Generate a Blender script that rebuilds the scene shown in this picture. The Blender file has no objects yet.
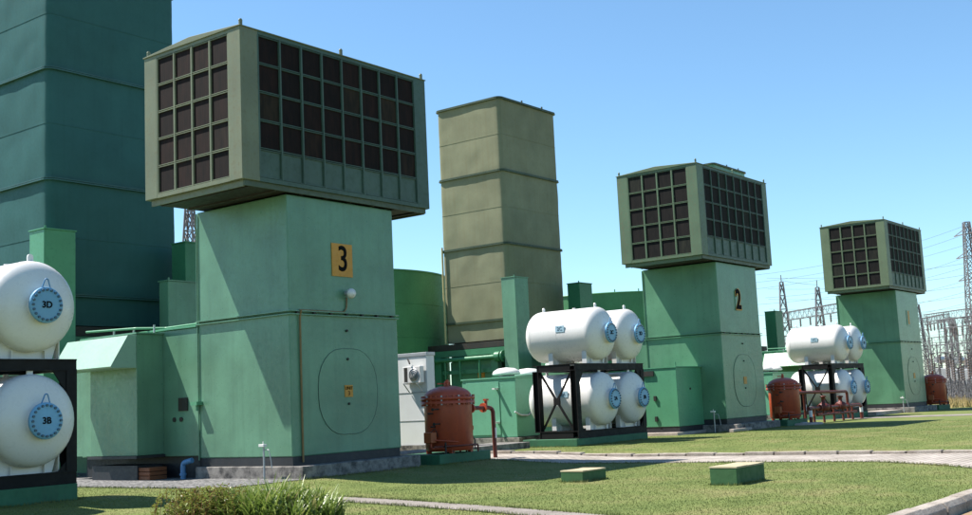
import bpy, math, random
import numpy as np
from mathutils import Vector, Matrix, noise
random.seed(7); rng = np.random.default_rng(7)
sc = bpy.context.scene; COL = sc.collection
R = math.radians

# ------------------------------------------------------------------ camera, sky, sun, exposure
cam = bpy.data.cameras.new('camera'); camo = bpy.data.objects.new('camera', cam); COL.objects.link(camo)
cam.sensor_fit = 'HORIZONTAL'; cam.sensor_width = 36.0; cam.lens = 36.0 * 1137.98 / 972.0
cam.clip_start = 0.1; cam.clip_end = 9000
F = Vector((0.79036092, 0.59911399, 0.12803143)); RT = Vector((0.60819852, -0.79242691, -0.04641273)); UP = RT.cross(F)
m = Matrix((RT, UP, -F)).transposed().to_4x4(); m.translation = (-21.0605, -22.6776, 1.7)
camo.matrix_world = m
sc.camera = camo

SUNDIR = Vector((0.265, -0.55, -1.0)).normalized()          # the way the light travels
w = bpy.data.worlds.new('World'); sc.world = w; w.use_nodes = True
nt = w.node_tree; bg = nt.nodes['Background']
sky = nt.nodes.new('ShaderNodeTexSky'); sky.sky_type = 'NISHITA'; sky.sun_disc = False
sky.sun_elevation = math.asin(-SUNDIR.z); sky.sun_rotation = math.atan2(-SUNDIR.x, -SUNDIR.y)
sky.air_density = 1.0; sky.dust_density = 0.1; sky.ozone_density = 2.2; sky.altitude = 0
tint = nt.nodes.new('ShaderNodeMix'); tint.data_type = 'RGBA'; tint.blend_type = 'MULTIPLY'; tint.inputs[0].default_value = 1.0
tint.inputs[7].default_value = (0.80, 1.0, 1.06, 1)            # the camera's cool white balance
nt.links.new(sky.outputs[0], tint.inputs[6]); nt.links.new(tint.outputs[2], bg.inputs[0]); bg.inputs[1].default_value = 0.09
sun = bpy.data.lights.new('sun', 'SUN'); sun.energy = 5.0; sun.angle = R(0.53); sun.color = (1.0, 0.955, 0.88)
suno = bpy.data.objects.new('sun', sun); COL.objects.link(suno); suno.rotation_euler = SUNDIR.to_track_quat('-Z', 'Y').to_euler()
suno.location = (0, 0, 40)
sc.view_settings.view_transform = 'Standard'; sc.view_settings.look = 'None'
sc.view_settings.exposure = 1.08; sc.view_settings.gamma = 1.0; sc.view_settings.use_curve_mapping = False

# ------------------------------------------------------------------ helpers
def S(t): t = min(1.0, max(0.0, t)); return t * t * (3 - 2 * t)
def G(x, y):                                                  # height of the ground
    return -0.15 * S((-y) / 4.0) * (1 - S((x - 11) / 7.0))

class MB:
    def __init__(s): s.v = []; s.f = []; s.sm = []
    def add(s, vs, fs, smooth=False):
        b = len(s.v); s.v += [tuple(q) for q in vs]; s.f += [tuple(b + i for i in f) for f in fs]; s.sm += [smooth] * len(fs); return s
    def box(s, x0, x1, y0, y1, z0, z1):
        return s.add([(x0,y0,z0),(x1,y0,z0),(x1,y1,z0),(x0,y1,z0),(x0,y0,z1),(x1,y0,z1),(x1,y1,z1),(x0,y1,z1)],
                     [(0,3,2,1),(4,5,6,7),(0,1,5,4),(1,2,6,5),(2,3,7,6),(3,0,4,7)])
    def cyl(s, p0, p1, r0, r1=None, n=16, caps=True, smooth=True):
        r1 = r0 if r1 is None else r1
        p0 = Vector(p0); p1 = Vector(p1); d = (p1 - p0).normalized()
        a = d.orthogonal().normalized(); b = d.cross(a)
        vs = []
        for p, r in ((p0, r0), (p1, r1)):
            for i in range(n):
                t = 2 * math.pi * i / n; vs.append(p + a * (r * math.cos(t)) + b * (r * math.sin(t)))
        s.add(vs, [(i, (i+1) % n, n + (i+1) % n, n + i) for i in range(n)], smooth)
        if caps: s.add(vs, [tuple(range(n-1, -1, -1)), tuple(range(n, 2*n))])
        return s
    def tube(s, pts, r, n=8):
        P = [Vector(p) for p in pts]; L = []
        # round the corners a little
        for i, p in enumerate(P):
            if 0 < i < len(P) - 1:
                a = (P[i-1] - p); c = (P[i+1] - p); k = min(a.length, c.length, r * 3.0) * 0.5
                if a.normalized().dot(c.normalized()) > -0.98:
                    L += [p + a.normalized() * k, p + (a.normalized() + c.normalized()) * k * 0.3, p + c.normalized() * k]; continue
            L.append(p)
        vs = []; ref = None
        for i, p in enumerate(L):
            t = (L[min(i+1, len(L)-1)] - L[max(i-1, 0)]).normalized()
            if ref is None: ref = t.orthogonal().normalized()
            ref = (ref - t * ref.dot(t)).normalized(); b = t.cross(ref)
            for j in range(n):
                q = 2 * math.pi * j / n; vs.append(p + ref * (r * math.cos(q)) + b * (r * math.sin(q)))
        k = len(L)
        s.add(vs, [(i*n + j, i*n + (j+1) % n, (i+1)*n + (j+1) % n, (i+1)*n + j) for i in range(k-1) for j in range(n)], True)
        s.add(vs, [tuple(range(n-1, -1, -1)), tuple(range((k-1)*n, k*n))])
        return s
    def lathe(s, prof, axis='Z', c=(0,0,0), n=32):             # prof: (radius, height) list
        vs = []
        for r, h in prof:
            for i in range(n):
                t = 2 * math.pi * i / n; a, b = r * math.cos(t), r * math.sin(t)
                vs.append((c[0]+a, c[1]+b, c[2]+h) if axis == 'Z' else (c[0]+a, c[1]+h, c[2]-b))
        k = len(prof)
        s.add(vs, [(i*n + j, i*n + (j+1) % n, (i+1)*n + (j+1) % n, (i+1)*n + j) for i in range(k-1) for j in range(n)], True)
        s.add(vs, [tuple(range(n-1, -1, -1)), tuple(range((k-1)*n, k*n))])
        return s
    def prism(s, poly, axis, a, b):                            # polygon in the two other axes, extruded along axis
        n = len(poly); vs = []
        for h in (a, b):
            for u, v_ in poly: vs.append({'X': (h,u,v_), 'Y': (u,h,v_), 'Z': (u,v_,h)}[axis])
        return s.add(vs, [(i, (i+1) % n, n + (i+1) % n, n + i) for i in range(n)] + [tuple(range(n-1,-1,-1)), tuple(range(n, 2*n))])
    def bar(s, p0, p1, w, h=None):                             # square bar between two points
        h = w if h is None else h; p0 = Vector(p0); p1 = Vector(p1); d = (p1-p0).normalized()
        a = d.cross(Vector((0,0,1))); a = a.normalized() if a.length > 1e-3 else Vector((1,0,0)); b = a.cross(d)
        vs = [p + a*(w/2*i) + b*(h/2*j) for p in (p0, p1) for i, j in ((-1,-1),(1,-1),(1,1),(-1,1))]
        return s.add(vs, [(0,1,5,4),(1,2,6,5),(2,3,7,6),(3,0,4,7),(3,2,1,0),(4,5,6,7)])
    def mesh(s, name, mat):
        me = bpy.data.meshes.new(name); me.from_pydata(s.v, [], s.f); me.materials.append(mat)
        me.polygons.foreach_set('use_smooth', s.sm); me.validate(); me.update()
        import bmesh
        bm = bmesh.new(); bm.from_mesh(me); bmesh.ops.recalc_face_normals(bm, faces=bm.faces); bm.to_mesh(me); bm.free()
        return me

def link(name, me, parent=None, loc=(0,0,0), rot=(0,0,0), bevel=0):
    o = bpy.data.objects.new(name, me); COL.objects.link(o); o.location = loc; o.rotation_euler = rot
    if parent is not None: o.parent = parent
    if bevel:
        b = o.modifiers.new('bevel', 'BEVEL'); b.width = bevel; b.segments = 2; b.limit_method = 'ANGLE'; b.angle_limit = R(40)
    return o
def part(name, mb, mat, parent=None, bevel=0, loc=(0,0,0), rot=(0,0,0)):
    return link(name, mb.mesh(name, mat), parent, loc, rot, bevel)
def tag(o, label=None, cat=None, group=None, kind=None):
    if label: o['label'] = label
    if cat: o['category'] = cat
    if group: o['group'] = group
    if kind: o['kind'] = kind
    return o
def thing(name, label, cat, loc=(0,0,0), group=None, rz=0):
    o = bpy.data.objects.new(name, None); COL.objects.link(o); o.location = loc; o.rotation_euler = (0,0,rz)
    o.empty_display_size = 0.3
    return tag(o, label, cat, group)
def text(body, size, mat, parent, loc, rot, name='lettering', bold=0.0, sx=1.0):
    cu = bpy.data.curves.new('txt', 'FONT'); cu.body = body; cu.size = size; cu.align_x = 'CENTER'; cu.align_y = 'CENTER'
    cu.offset = bold; cu.extrude = 0.004; cu.space_line = 0.85
    o = bpy.data.objects.new('txt', cu); COL.objects.link(o)
    dg = bpy.context.evaluated_depsgraph_get(); me = bpy.data.meshes.new_from_object(o.evaluated_get(dg))
    bpy.data.objects.remove(o); me.materials.clear(); me.materials.append(mat)
    q = link(name, me, parent, loc, rot); q.scale = (sx, 1, 1); return q
FRONT = (R(90), 0, 0)          # reads along +X, faces -Y
SIDE = (R(90), 0, R(-90))      # reads along -Y, faces -X

# ------------------------------------------------------------------ materials
def srgb(r, g, b): return tuple(((c/255)/12.92 if c/255 <= .04045 else ((c/255+.055)/1.055)**2.4) for c in (r, g, b))
def nodes(name):
    mt = bpy.data.materials.new(name); mt.use_nodes = True; n = mt.node_tree.nodes; l = mt.node_tree.links
    return mt, n, l, n['Principled BSDF']
def ramp(n, stops):
    r = n.new('ShaderNodeValToRGB'); e = r.color_ramp.elements
    while len(e) < len(stops): e.new(0.5)
    for q, (p_, c) in zip(e, stops): q.position = p_; q.color = (*c, 1) if len(c) == 3 else c
    return r
def paint(name, col, rough=0.5, var=0.12, streak=0.15, dirt=None, bump=0.15, scale=1.0, metal=0.0, spec=0.4, dirt_amt=0.35, wave=0.0):
    """Weathered paint: broad fading, fine mottling, vertical rain streaks and patches of dirt or rust."""
    mt, n, l, p = nodes(name)
    tc = n.new('ShaderNodeTexCoord'); geo = n.new('ShaderNodeNewGeometry')
    pos = geo.outputs['Position']
    n1 = n.new('ShaderNodeTexNoise'); n1.inputs['Scale'].default_value = 0.8*scale; n1.inputs['Detail'].default_value = 6; l.new(pos, n1.inputs['Vector'])
    n2 = n.new('ShaderNodeTexNoise'); n2.inputs['Scale'].default_value = 9*scale; n2.inputs['Detail'].default_value = 4; l.new(pos, n2.inputs['Vector'])
    mp = n.new('ShaderNodeMapping'); mp.inputs['Scale'].default_value = (5*scale, 5*scale, 0.25*scale); l.new(pos, mp.inputs['Vector'])
    n3 = n.new('ShaderNodeTexNoise'); n3.inputs['Scale'].default_value = 1.0; n3.inputs['Detail'].default_value = 5; l.new(mp.outputs[0], n3.inputs['Vector'])
    def lerp(a, b, f):
        mx = n.new('ShaderNodeMix'); mx.data_type = 'RGBA'; l.new(a, mx.inputs[6]); l.new(b, mx.inputs[7]); l.new(f, mx.inputs[0]); return mx.outputs[2]
    def const(c):
        r = n.new('ShaderNodeRGB'); r.outputs[0].default_value = (*c, 1); return r.outputs[0]
    dk = tuple(c*(1-var*1.6) for c in col); lt = tuple(min(1, c*(1+var)+var*0.01) for c in col)
    r1 = ramp(n, [(0.3, dk), (0.7, lt)]); l.new(n1.outputs[0], r1.inputs[0])
    c = r1.outputs[0]
    d = dirt or tuple(x*0.55 for x in col)
    rs = ramp(n, [(0.5, (0,0,0)), (0.78, (streak,)*3)]); l.new(n3.outputs[0], rs.inputs[0])
    c = lerp(c, const(d), rs.outputs[0])
    rd = ramp(n, [(0.56, (0,0,0)), (0.75, (dirt_amt,)*3)]); l.new(n2.outputs[0], rd.inputs[0])
    c = lerp(c, const(d), rd.outputs[0])
    l.new(c, p.inputs['Base Color'])
    rr = ramp(n, [(0.3, (rough-0.08,)*3), (0.7, (min(1, rough+0.12),)*3)]); l.new(n2.outputs[0], rr.inputs[0]); l.new(rr.outputs[0], p.inputs['Roughness'])
    p.inputs['Metallic'].default_value = metal; p.inputs['Specular IOR Level'].default_value = spec
    if bump:
        b = n.new('ShaderNodeBump'); b.inputs['Strength'].default_value = bump; b.inputs['Distance'].default_value = 0.01
        l.new(n2.outputs[0], b.inputs['Height'])
        b2 = n.new('ShaderNodeBump'); b2.inputs['Strength'].default_value = wave; b2.inputs['Distance'].default_value = 0.05
        l.new(n1.outputs[0], b2.inputs['Height']); l.new(b2.outputs[0], b.inputs['Normal']); l.new(b.outputs[0], p.inputs['Normal'])
    return mt
M = {}
M['body3'] = paint('sea_green_paint', (0.108, 0.236, 0.150), 0.34, 0.13, 0.34, bump=0.07, wave=0.3, spec=0.45, dirt_amt=0.12)
M['body2'] = paint('leaf_green_paint', (0.092, 0.222, 0.128), 0.34, 0.13, 0.34, bump=0.07, wave=0.3, spec=0.45, dirt_amt=0.12)
M['body1'] = paint('grass_green_paint', (0.094, 0.228, 0.130), 0.34, 0.13, 0.32, bump=0.07, wave=0.3, spec=0.45, dirt_amt=0.12)
M['house3'] = paint('khaki_grey_paint', (0.150, 0.165, 0.100), 0.5, 0.10, 0.25, dirt=(0.12,0.09,0.05))
M['house2'] = paint('olive_green_paint', (0.090, 0.140, 0.080), 0.5, 0.10, 0.25, dirt=(0.15,0.07,0.04))
M['house1'] = paint('sage_green_paint', (0.110, 0.150, 0.085), 0.5, 0.10, 0.2, dirt=(0.10,0.08,0.05))
M['front3'] = paint('shaded_front_green', (0.050, 0.092, 0.068), 0.5, 0.12, 0.25)  # house colour darkened: shade of the front face put into the paint
M['stack3'] = paint('teal_paint', (0.033, 0.104, 0.100), 0.55, 0.08, 0.2, bump=0.06, spec=0.15, dirt_amt=0.1)
M['stack2'] = paint('khaki_paint', (0.200, 0.200, 0.125), 0.6, 0.10, 0.22, dirt=(0.15,0.11,0.05), bump=0.08, spec=0.15, dirt_amt=0.15)
M['ring3'] = paint('dark_teal_paint', (0.03, 0.10, 0.095), 0.5)
M['ring2'] = paint('dark_olive_paint', (0.06, 0.085, 0.05), 0.5)
M['green'] = paint('mid_green_paint', (0.042, 0.18, 0.088), 0.45, 0.1, 0.15)
M['tankgreen'] = paint('bright_green_paint', (0.075, 0.235, 0.095), 0.5, 0.1, 0.15)
M['kiosk'] = paint('mint_green_paint', (0.085, 0.27, 0.150), 0.4, 0.07, 0.15)
M['container'] = paint('light_mint_paint', (0.130, 0.345, 0.225), 0.4, 0.07, 0.12)
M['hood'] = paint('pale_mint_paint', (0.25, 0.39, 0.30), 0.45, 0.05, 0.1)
M['white'] = paint('white_enamel', (0.66, 0.64, 0.62), 0.3, 0.03, 0.08, dirt=(0.45,0.42,0.36), bump=0.05, spec=0.5, dirt_amt=0.12)
M['whitebox'] = paint('off_white_sheet', (0.62, 0.63, 0.62), 0.45, 0.04, 0.12, dirt=(0.5,0.47,0.4), bump=0.05, dirt_amt=0.15)
M['blue'] = paint('pale_blue_paint', (0.15, 0.34, 0.52), 0.4, 0.10, 0.1, dirt=(0.12,0.25,0.36), bump=0.08, dirt_amt=0.2)
M['paleblue'] = paint('light_blue_label', (0.36, 0.52, 0.62), 0.5, 0.05, 0.05, bump=0)
M['bolt'] = paint('dark_blue_steel', (0.05, 0.10, 0.15), 0.4, 0.1, 0)
M['black'] = paint('black_steel', (0.008, 0.0075, 0.008), 0.6, 0.15, 0.2, dirt=(0.025,0.015,0.01), bump=0.1, spec=0.18)
M['band'] = paint('bitumen_paint', (0.020, 0.022, 0.026), 0.55, 0.2, 0.25, dirt=(0.06,0.05,0.045), bump=0.3)
M['dark'] = paint('dark_steel', (0.022, 0.022, 0.018), 0.6, 0.2, 0.3, dirt=(0.09,0.04,0.02), bump=0.3)
M['red'] = paint('red_oxide_paint', (0.42, 0.066, 0.024), 0.42, 0.15, 0.3, dirt=(0.13,0.03,0.02), bump=0.3)
M['darkred'] = paint('dark_red_paint', (0.13, 0.024, 0.014), 0.5, 0.15, 0.3, bump=0.3)
M['redorange'] = paint('orange_paint', (0.36, 0.085, 0.025), 0.5, 0.12, 0.2)
M['sign'] = paint('orange_sign', (0.55, 0.25, 0.03), 0.5, 0.10, 0.2, bump=0.05)
M['ink'] = paint('black_ink', (0.006, 0.006, 0.006), 0.8, 0.1, 0, bump=0, spec=0.08)
M['rustpipe'] = paint('brown_conduit', (0.20, 0.13, 0.05), 0.55, 0.15, 0.2)
M['yellowpipe'] = paint('cream_conduit', (0.50, 0.42, 0.20), 0.5, 0.1, 0.2)
M['galv'] = paint('galvanised_steel', (0.42, 0.43, 0.44), 0.45, 0.15, 0.1, metal=0.4)
M['lattice'] = paint('weathered_steel', (0.14, 0.138, 0.15), 0.6, 0.15, 0.1, bump=0)
M['insul'] = paint('brown_porcelain', (0.17, 0.14, 0.135), 0.35, 0.1, 0, bump=0)
M['bluepipe'] = paint('blue_pipe', (0.08, 0.22, 0.42), 0.4, 0.1, 0.1)
M['brickwood'] = paint('orange_brown_timber', (0.20, 0.07, 0.028), 0.7, 0.2, 0.2, bump=0.4)
M['blockgreen'] = paint('dark_green_block', (0.035, 0.105, 0.035), 0.7, 0.15, 0.25, bump=0.5)
M['blocktop'] = paint('bare_block_top', (0.42, 0.36, 0.23), 0.85, 0.15, 0.1, dirt=(0.25,0.14,0.07), bump=0.6)
M['plinthgreen'] = paint('green_plinth', (0.03, 0.125, 0.06), 0.65, 0.15, 0.3, dirt=(0.04,0.06,0.04), bump=0.4)

def concrete(name, col, dark, scale=1.0, bump=0.5, stain=0.6):
    mt, n, l, p = nodes(name)
    geo = n.new('ShaderNodeNewGeometry')
    a = n.new('ShaderNodeTexNoise'); a.inputs['Scale'].default_value = 1.3*scale; a.inputs['Detail'].default_value = 8; a.inputs['Roughness'].default_value = 0.65; l.new(geo.outputs['Position'], a.inputs['Vector'])
    b = n.new('ShaderNodeTexNoise'); b.inputs['Scale'].default_value = 22*scale; b.inputs['Detail'].default_value = 6; l.new(geo.outputs['Position'], b.inputs['Vector'])
    mid = tuple((x*(1-stain) + y*stain) for x, y in zip(col, dark))
    r1 = ramp(n, [(0.34, mid), (0.58, col), (0.75, tuple(min(1, c*1.12) for c in col))]); l.new(a.outputs[0], r1.inputs[0])
    r2 = ramp(n, [(0.3, (0.72,)*3), (0.65, (1.08,)*3)]); l.new(b.outputs[0], r2.inputs[0])
    mx = n.new('ShaderNodeMix'); mx.data_type = 'RGBA'; mx.blend_type = 'MULTIPLY'; mx.inputs[0].default_value = 1
    l.new(r1.outputs[0], mx.inputs[6]); l.new(r2.outputs[0], mx.inputs[7]); l.new(mx.outputs[2], p.inputs['Base Color'])
    p.inputs['Roughness'].default_value = 0.9; p.inputs['Specular IOR Level'].default_value = 0.25
    bm = n.new('ShaderNodeBump'); bm.inputs['Strength'].default_value = bump; bm.inputs['Distance'].default_value = 0.02
    l.new(b.outputs[0], bm.inputs['Height']); l.new(bm.outputs[0], p.inputs['Normal'])
    return mt
M['plinth'] = concrete('grey_concrete', (0.25, 0.23, 0.21), (0.025, 0.025, 0.028), 2.6, 0.6, 0.9)
M['slab'] = concrete('pinkish_slab', (0.42, 0.35, 0.31), (0.2, 0.18, 0.16))
M['kerb'] = concrete('kerb_concrete', (0.36, 0.315, 0.27), (0.17, 0.13, 0.10), 1.6)
M['path'] = concrete('path_concrete', (0.25, 0.22, 0.195), (0.13, 0.11, 0.09))
M['road'] = concrete('asphalt', (0.055, 0.053, 0.05), (0.03, 0.03, 0.03), 2.0)
M['gutter'] = concrete('sandy_gutter', (0.26, 0.17, 0.10), (0.12, 0.09, 0.06), 1.2)

def paving(name):
    mt, n, l, p = nodes(name)
    geo = n.new('ShaderNodeNewGeometry')
    br = n.new('ShaderNodeTexBrick'); br.inputs['Scale'].default_value = 1.0
    br.inputs['Color1'].default_value = (0.38, 0.335, 0.29, 1); br.inputs['Color2'].default_value = (0.30, 0.26, 0.23, 1); br.inputs['Mortar'].default_value = (0.15, 0.13, 0.11, 1)
    br.inputs['Mortar Size'].default_value = 0.022; br.inputs['Brick Width'].default_value = 0.40; br.inputs['Row Height'].default_value = 0.20
    l.new(geo.outputs['Position'], br.inputs['Vector'])
    a = n.new('ShaderNodeTexNoise'); a.inputs['Scale'].default_value = 0.9; a.inputs['Detail'].default_value = 7; l.new(geo.outputs['Position'], a.inputs['Vector'])
    r2 = ramp(n, [(0.3, (0.72, 0.70, 0.66)), (0.65, (1.15,)*3)]); l.new(a.outputs[0], r2.inputs[0])
    mx = n.new('ShaderNodeMix'); mx.data_type = 'RGBA'; mx.blend_type = 'MULTIPLY'; mx.inputs[0].default_value = 1
    l.new(br.outputs[0], mx.inputs[6]); l.new(r2.outputs[0], mx.inputs[7]); l.new(mx.outputs[2], p.inputs['Base Color'])
    p.inputs['Roughness'].default_value = 0.9
    b = n.new('ShaderNodeBump'); b.inputs['Strength'].default_value = 0.6; b.inputs['Distance'].default_value = 0.008; b.invert = True
    l.new(br.outputs['Fac'], b.inputs['Height']); l.new(b.outputs[0], p.inputs['Normal'])
    return mt
M['paving'] = paving('grey_pavers')

def gravel_mat():
    mt, n, l, p = nodes('gravel')
    geo = n.new('ShaderNodeNewGeometry')
    v = n.new('ShaderNodeTexVoronoi'); v.inputs['Scale'].default_value = 13; l.new(geo.outputs['Position'], v.inputs['Vector'])
    r1 = ramp(n, [(0.0, (0.03, 0.03, 0.03)), (0.5, (0.11, 0.107, 0.105)), (1.0, (0.27, 0.255, 0.25))]); l.new(v.outputs['Color'], r1.inputs[0])
    l.new(r1.outputs[0], p.inputs['Base Color']); p.inputs['Roughness'].default_value = 0.95
    b = n.new('ShaderNodeBump'); b.inputs['Strength'].default_value = 1.0; b.inputs['Distance'].default_value = 0.03; b.invert = True
    l.new(v.outputs['Distance'], b.inputs['Height']); l.new(b.outputs[0], p.inputs['Normal'])
    return mt
M['gravel'] = gravel_mat()

def grass_mat(name, c0, c1, c2, blades=False):
    mt, n, l, p = nodes(name)
    geo = n.new('ShaderNodeNewGeometry')
    a = n.new('ShaderNodeTexNoise'); a.inputs['Scale'].default_value = 0.45; a.inputs['Detail'].default_value = 7; a.inputs['Roughness'].default_value = 0.65; l.new(geo.outputs['Position'], a.inputs['Vector'])
    b = n.new('ShaderNodeTexNoise'); b.inputs['Scale'].default_value = 14; b.inputs['Detail'].default_value = 5; l.new(geo.outputs['Position'], b.inputs['Vector'])
    r1 = ramp(n, [(0.32, c0), (0.5, c1), (0.68, c2)]); l.new(a.outputs[0], r1.inputs[0])
    r2 = ramp(n, [(0.3, (0.78,)*3), (0.7, (1.18,)*3)]); l.new(b.outputs[0], r2.inputs[0])
    mx = n.new('ShaderNodeMix'); mx.data_type = 'RGBA'; mx.blend_type = 'MULTIPLY'; mx.inputs[0].default_value = 1
    l.new(r1.outputs[0], mx.inputs[6]); l.new(r2.outputs[0], mx.inputs[7])
    out = mx.outputs[2]
    if not blades:                                              # dry veld beyond the plant
        sx = n.new('ShaderNodeSeparateXYZ'); l.new(geo.outputs['Position'], sx.inputs[0])
        rx = n.new('ShaderNodeMapRange'); rx.inputs[1].default_value = 60; rx.inputs[2].default_value = 66; l.new(sx.outputs[0], rx.inputs[0])
        ry = n.new('ShaderNodeMapRange'); ry.inputs[1].default_value = 30; ry.inputs[2].default_value = 40; l.new(sx.outputs[1], ry.inputs[0])
        mxx = n.new('ShaderNodeMath'); mxx.operation = 'MAXIMUM'; l.new(rx.outputs[0], mxx.inputs[0]); l.new(ry.outputs[0], mxx.inputs[1])
        m2 = n.new('ShaderNodeMix'); m2.data_type = 'RGBA'; l.new(mxx.outputs[0], m2.inputs[0]); l.new(out, m2.inputs[6])
        rv = ramp(n, [(0.3, (0.22, 0.18, 0.08)), (0.6, (0.36, 0.29, 0.15)), (0.75, (0.20, 0.21, 0.08))]); l.new(a.outputs[0], rv.inputs[0]); l.new(rv.outputs[0], m2.inputs[7])
        out = m2.outputs[2]
    l.new(out, p.inputs['Base Color']); p.inputs['Roughness'].default_value = 0.85; p.inputs['Specular IOR Level'].default_value = 0.15
    return mt
M['lawn'] = grass_mat('lawn', (0.088, 0.118, 0.031), (0.124, 0.150, 0.043), (0.180, 0.172, 0.068))
M['blade'] = grass_mat('grass_blade', (0.102, 0.135, 0.036), (0.142, 0.166, 0.050), (0.20, 0.188, 0.078), True)
M['dryblade'] = grass_mat('dry_grass', (0.30, 0.23, 0.10), (0.42, 0.33, 0.16), (0.25, 0.24, 0.09), True)
M['soil'] = concrete('soil', (0.11, 0.075, 0.045), (0.05, 0.035, 0.02))

def leaf_mat(name, cols):
    mt, n, l, p = nodes(name)
    geo = n.new('ShaderNodeNewGeometry'); r1 = ramp(n, cols); l.new(geo.outputs['Random Per Island'], r1.inputs[0])
    l.new(r1.outputs[0], p.inputs['Base Color']); p.inputs['Roughness'].default_value = 0.42
    tr = n.new('ShaderNodeBsdfTranslucent'); l.new(r1.outputs[0], tr.inputs[0])
    ms = n.new('ShaderNodeMixShader'); ms.inputs[0].default_value = 0.3
    l.new(p.outputs[0], ms.inputs[1]); l.new(tr.outputs[0], ms.inputs[2]); l.new(ms.outputs[0], n['Material Output'].inputs[0])
    return mt
M['strap'] = leaf_mat('strap_leaf', [(0.0, (0.10, 0.155, 0.028)), (0.5, (0.165, 0.235, 0.044)), (0.84, (0.25, 0.31, 0.072)), (0.92, (0.30, 0.32, 0.13)), (1.0, (0.28, 0.20, 0.09))])
M['shrub'] = leaf_mat('russet_leaf', [(0.0, (0.16, 0.11, 0.035)), (0.3, (0.21, 0.22, 0.05)), (0.75, (0.17, 0.23, 0.05)), (1.0, (0.32, 0.30, 0.11))])

def filter_mat(name, cols):
    """Dusty pleated filter screen; each panel a little different."""
    mt, n, l, p = nodes(name)
    oi = n.new('ShaderNodeObjectInfo'); geo = n.new('ShaderNodeNewGeometry')
    r1 = ramp(n, cols); r1.color_ramp.interpolation = 'LINEAR'; l.new(oi.outputs['Random'], r1.inputs[0])
    mp = n.new('ShaderNodeMapping'); mp.inputs['Scale'].default_value = (3, 3, 0.8); l.new(geo.outputs['Position'], mp.inputs['Vector'])
    a = n.new('ShaderNodeTexNoise'); a.inputs['Scale'].default_value = 2.2; a.inputs['Detail'].default_value = 6; l.new(mp.outputs[0], a.inputs['Vector'])
    r2 = ramp(n, [(0.35, (0.4,)*3), (0.75, (1.2, 1.0, 0.9))]); l.new(a.outputs[0], r2.inputs[0])
    mx = n.new('ShaderNodeMix'); mx.data_type = 'RGBA'; mx.blend_type = 'MULTIPLY'; mx.inputs[0].default_value = 1
    l.new(r1.outputs[0], mx.inputs[6]); l.new(r2.outputs[0], mx.inputs[7]); l.new(mx.outputs[2], p.inputs['Base Color'])
    p.inputs['Roughness'].default_value = 0.8; p.inputs['Specular IOR Level'].default_value = 0.2
    return mt
M['filter3'] = filter_mat('brown_filter', [(0.0, (0.009, 0.0045, 0.004)), (0.5, (0.014, 0.0065, 0.0055)), (0.90, (0.020, 0.009, 0.007)), (0.93, (0.034, 0.026, 0.017)), (0.97, (0.030, 0.022, 0.014)), (1.0, (0.012, 0.006, 0.007))])
M['filter2'] = filter_mat('black_filter', [(0.0, (0.007, 0.007, 0.0065)), (0.9, (0.011, 0.009, 0.009)), (0.95, (0.02, 0.024, 0.018)), (1.0, (0.016, 0.02, 0.015))])

# ------------------------------------------------------------------ ground, road, paths
def axis_pts(lo, hi, step, far):
    a = list(np.arange(lo, hi + 1e-6, step)); d = step; x = hi
    out = []
    while x < far: d *= 1.5; x += d; out.append(x)
    d = step; x = lo; neg = []
    while x > -far: d *= 1.5; x -= d; neg.append(x)
    return neg[::-1] + a + out
gx = axis_pts(-30, 70, 1.0, 4000); gy = sorted(axis_pts(-30, 40, 1.0, 4000) + [-17.45, -17.55])
mb = MB(); nx, ny = len(gx), len(gy)
mb.add([(x, y, G(x, y) - 0.008 - (0.16 if y < -17.5 else 0)) for y in gy for x in gx], [(j*nx+i, j*nx+i+1, (j+1)*nx+i+1, (j+1)*nx+i) for j in range(ny-1) for i in range(nx-1)], True)
tag(part('ground', mb, M['lawn']), kind='structure')

def strip(name, left, right, mat, eps, steps=24):
    """A sheet between two polylines, laid on the ground."""
    def samp(P):
        P = [Vector((*p, 0)) for p in P]; L = [0]
        for a, b in zip(P[:-1], P[1:]): L.append(L[-1] + (b-a).length)
        out = []
        for k in range(steps+1):
            t = L[-1]*k/steps; i = max(j for j in range(len(P)) if L[j] <= t + 1e-9); i = min(i, len(P)-2)
            out.append(P[i].lerp(P[i+1], (t-L[i])/(L[i+1]-L[i])))
        return out
    A, B = samp(left), samp(right); vs = []; nacross = 6
    for a, b in zip(A, B):
        for q in range(nacross+1):
            c = a.lerp(b, q/nacross); vs.append((c.x, c.y, G(c.x, c.y) + eps))
    n = nacross + 1; mb = MB()
    mb.add(vs, [(k*n+q, k*n+q+1, (k+1)*n+q+1, (k+1)*n+q) for k in range(steps) for q in range(nacross)])
    return tag(part(name, mb, mat), kind='structure')
PL = [(7.6, 6), (7.6, -11), (7.35, -13.0), (6.2, -14.6), (5.1, -15.8), (3.0, -17.4)]
PR = [(10.5, 6), (10.5, -11), (10.55, -13), (10.6, -14.6), (10.6, -15.8), (10.6, -17.4)]
strip('paved_path', PL, PR, M['paving'], 0.004)
strip('garden_path', [(-2.0, -1.5), (-2.95, -4.6), (-3.4, -6.8), (-4.28, -10.0), (-5.1, -12.6), (-6.3, -16.5)], [(-2.8, -1.7), (-3.75, -4.75), (-4.22, -6.9), (-5.05, -10.15), (-5.9, -12.8), (-7.1, -16.6)], M['path'], 0.004, 40)
strip('gravel_strip', [(-3.1, 13), (-3.1, 1.0), (-2.6, -0.6)], [(4.2, 13), (4.2, 1.0), (3.0, -0.6)], M['gravel'], 0.004)
strip('far_path', [(40.5, 4), (40.5, -10)], [(43.5, 4), (43.5, -10)], M['path'], 0.004)
strip('gutter', [(-40, -17.72), (60, -17.72)], [(-40, -18.4), (60, -18.4)], M['gutter'], -0.10)
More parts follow.
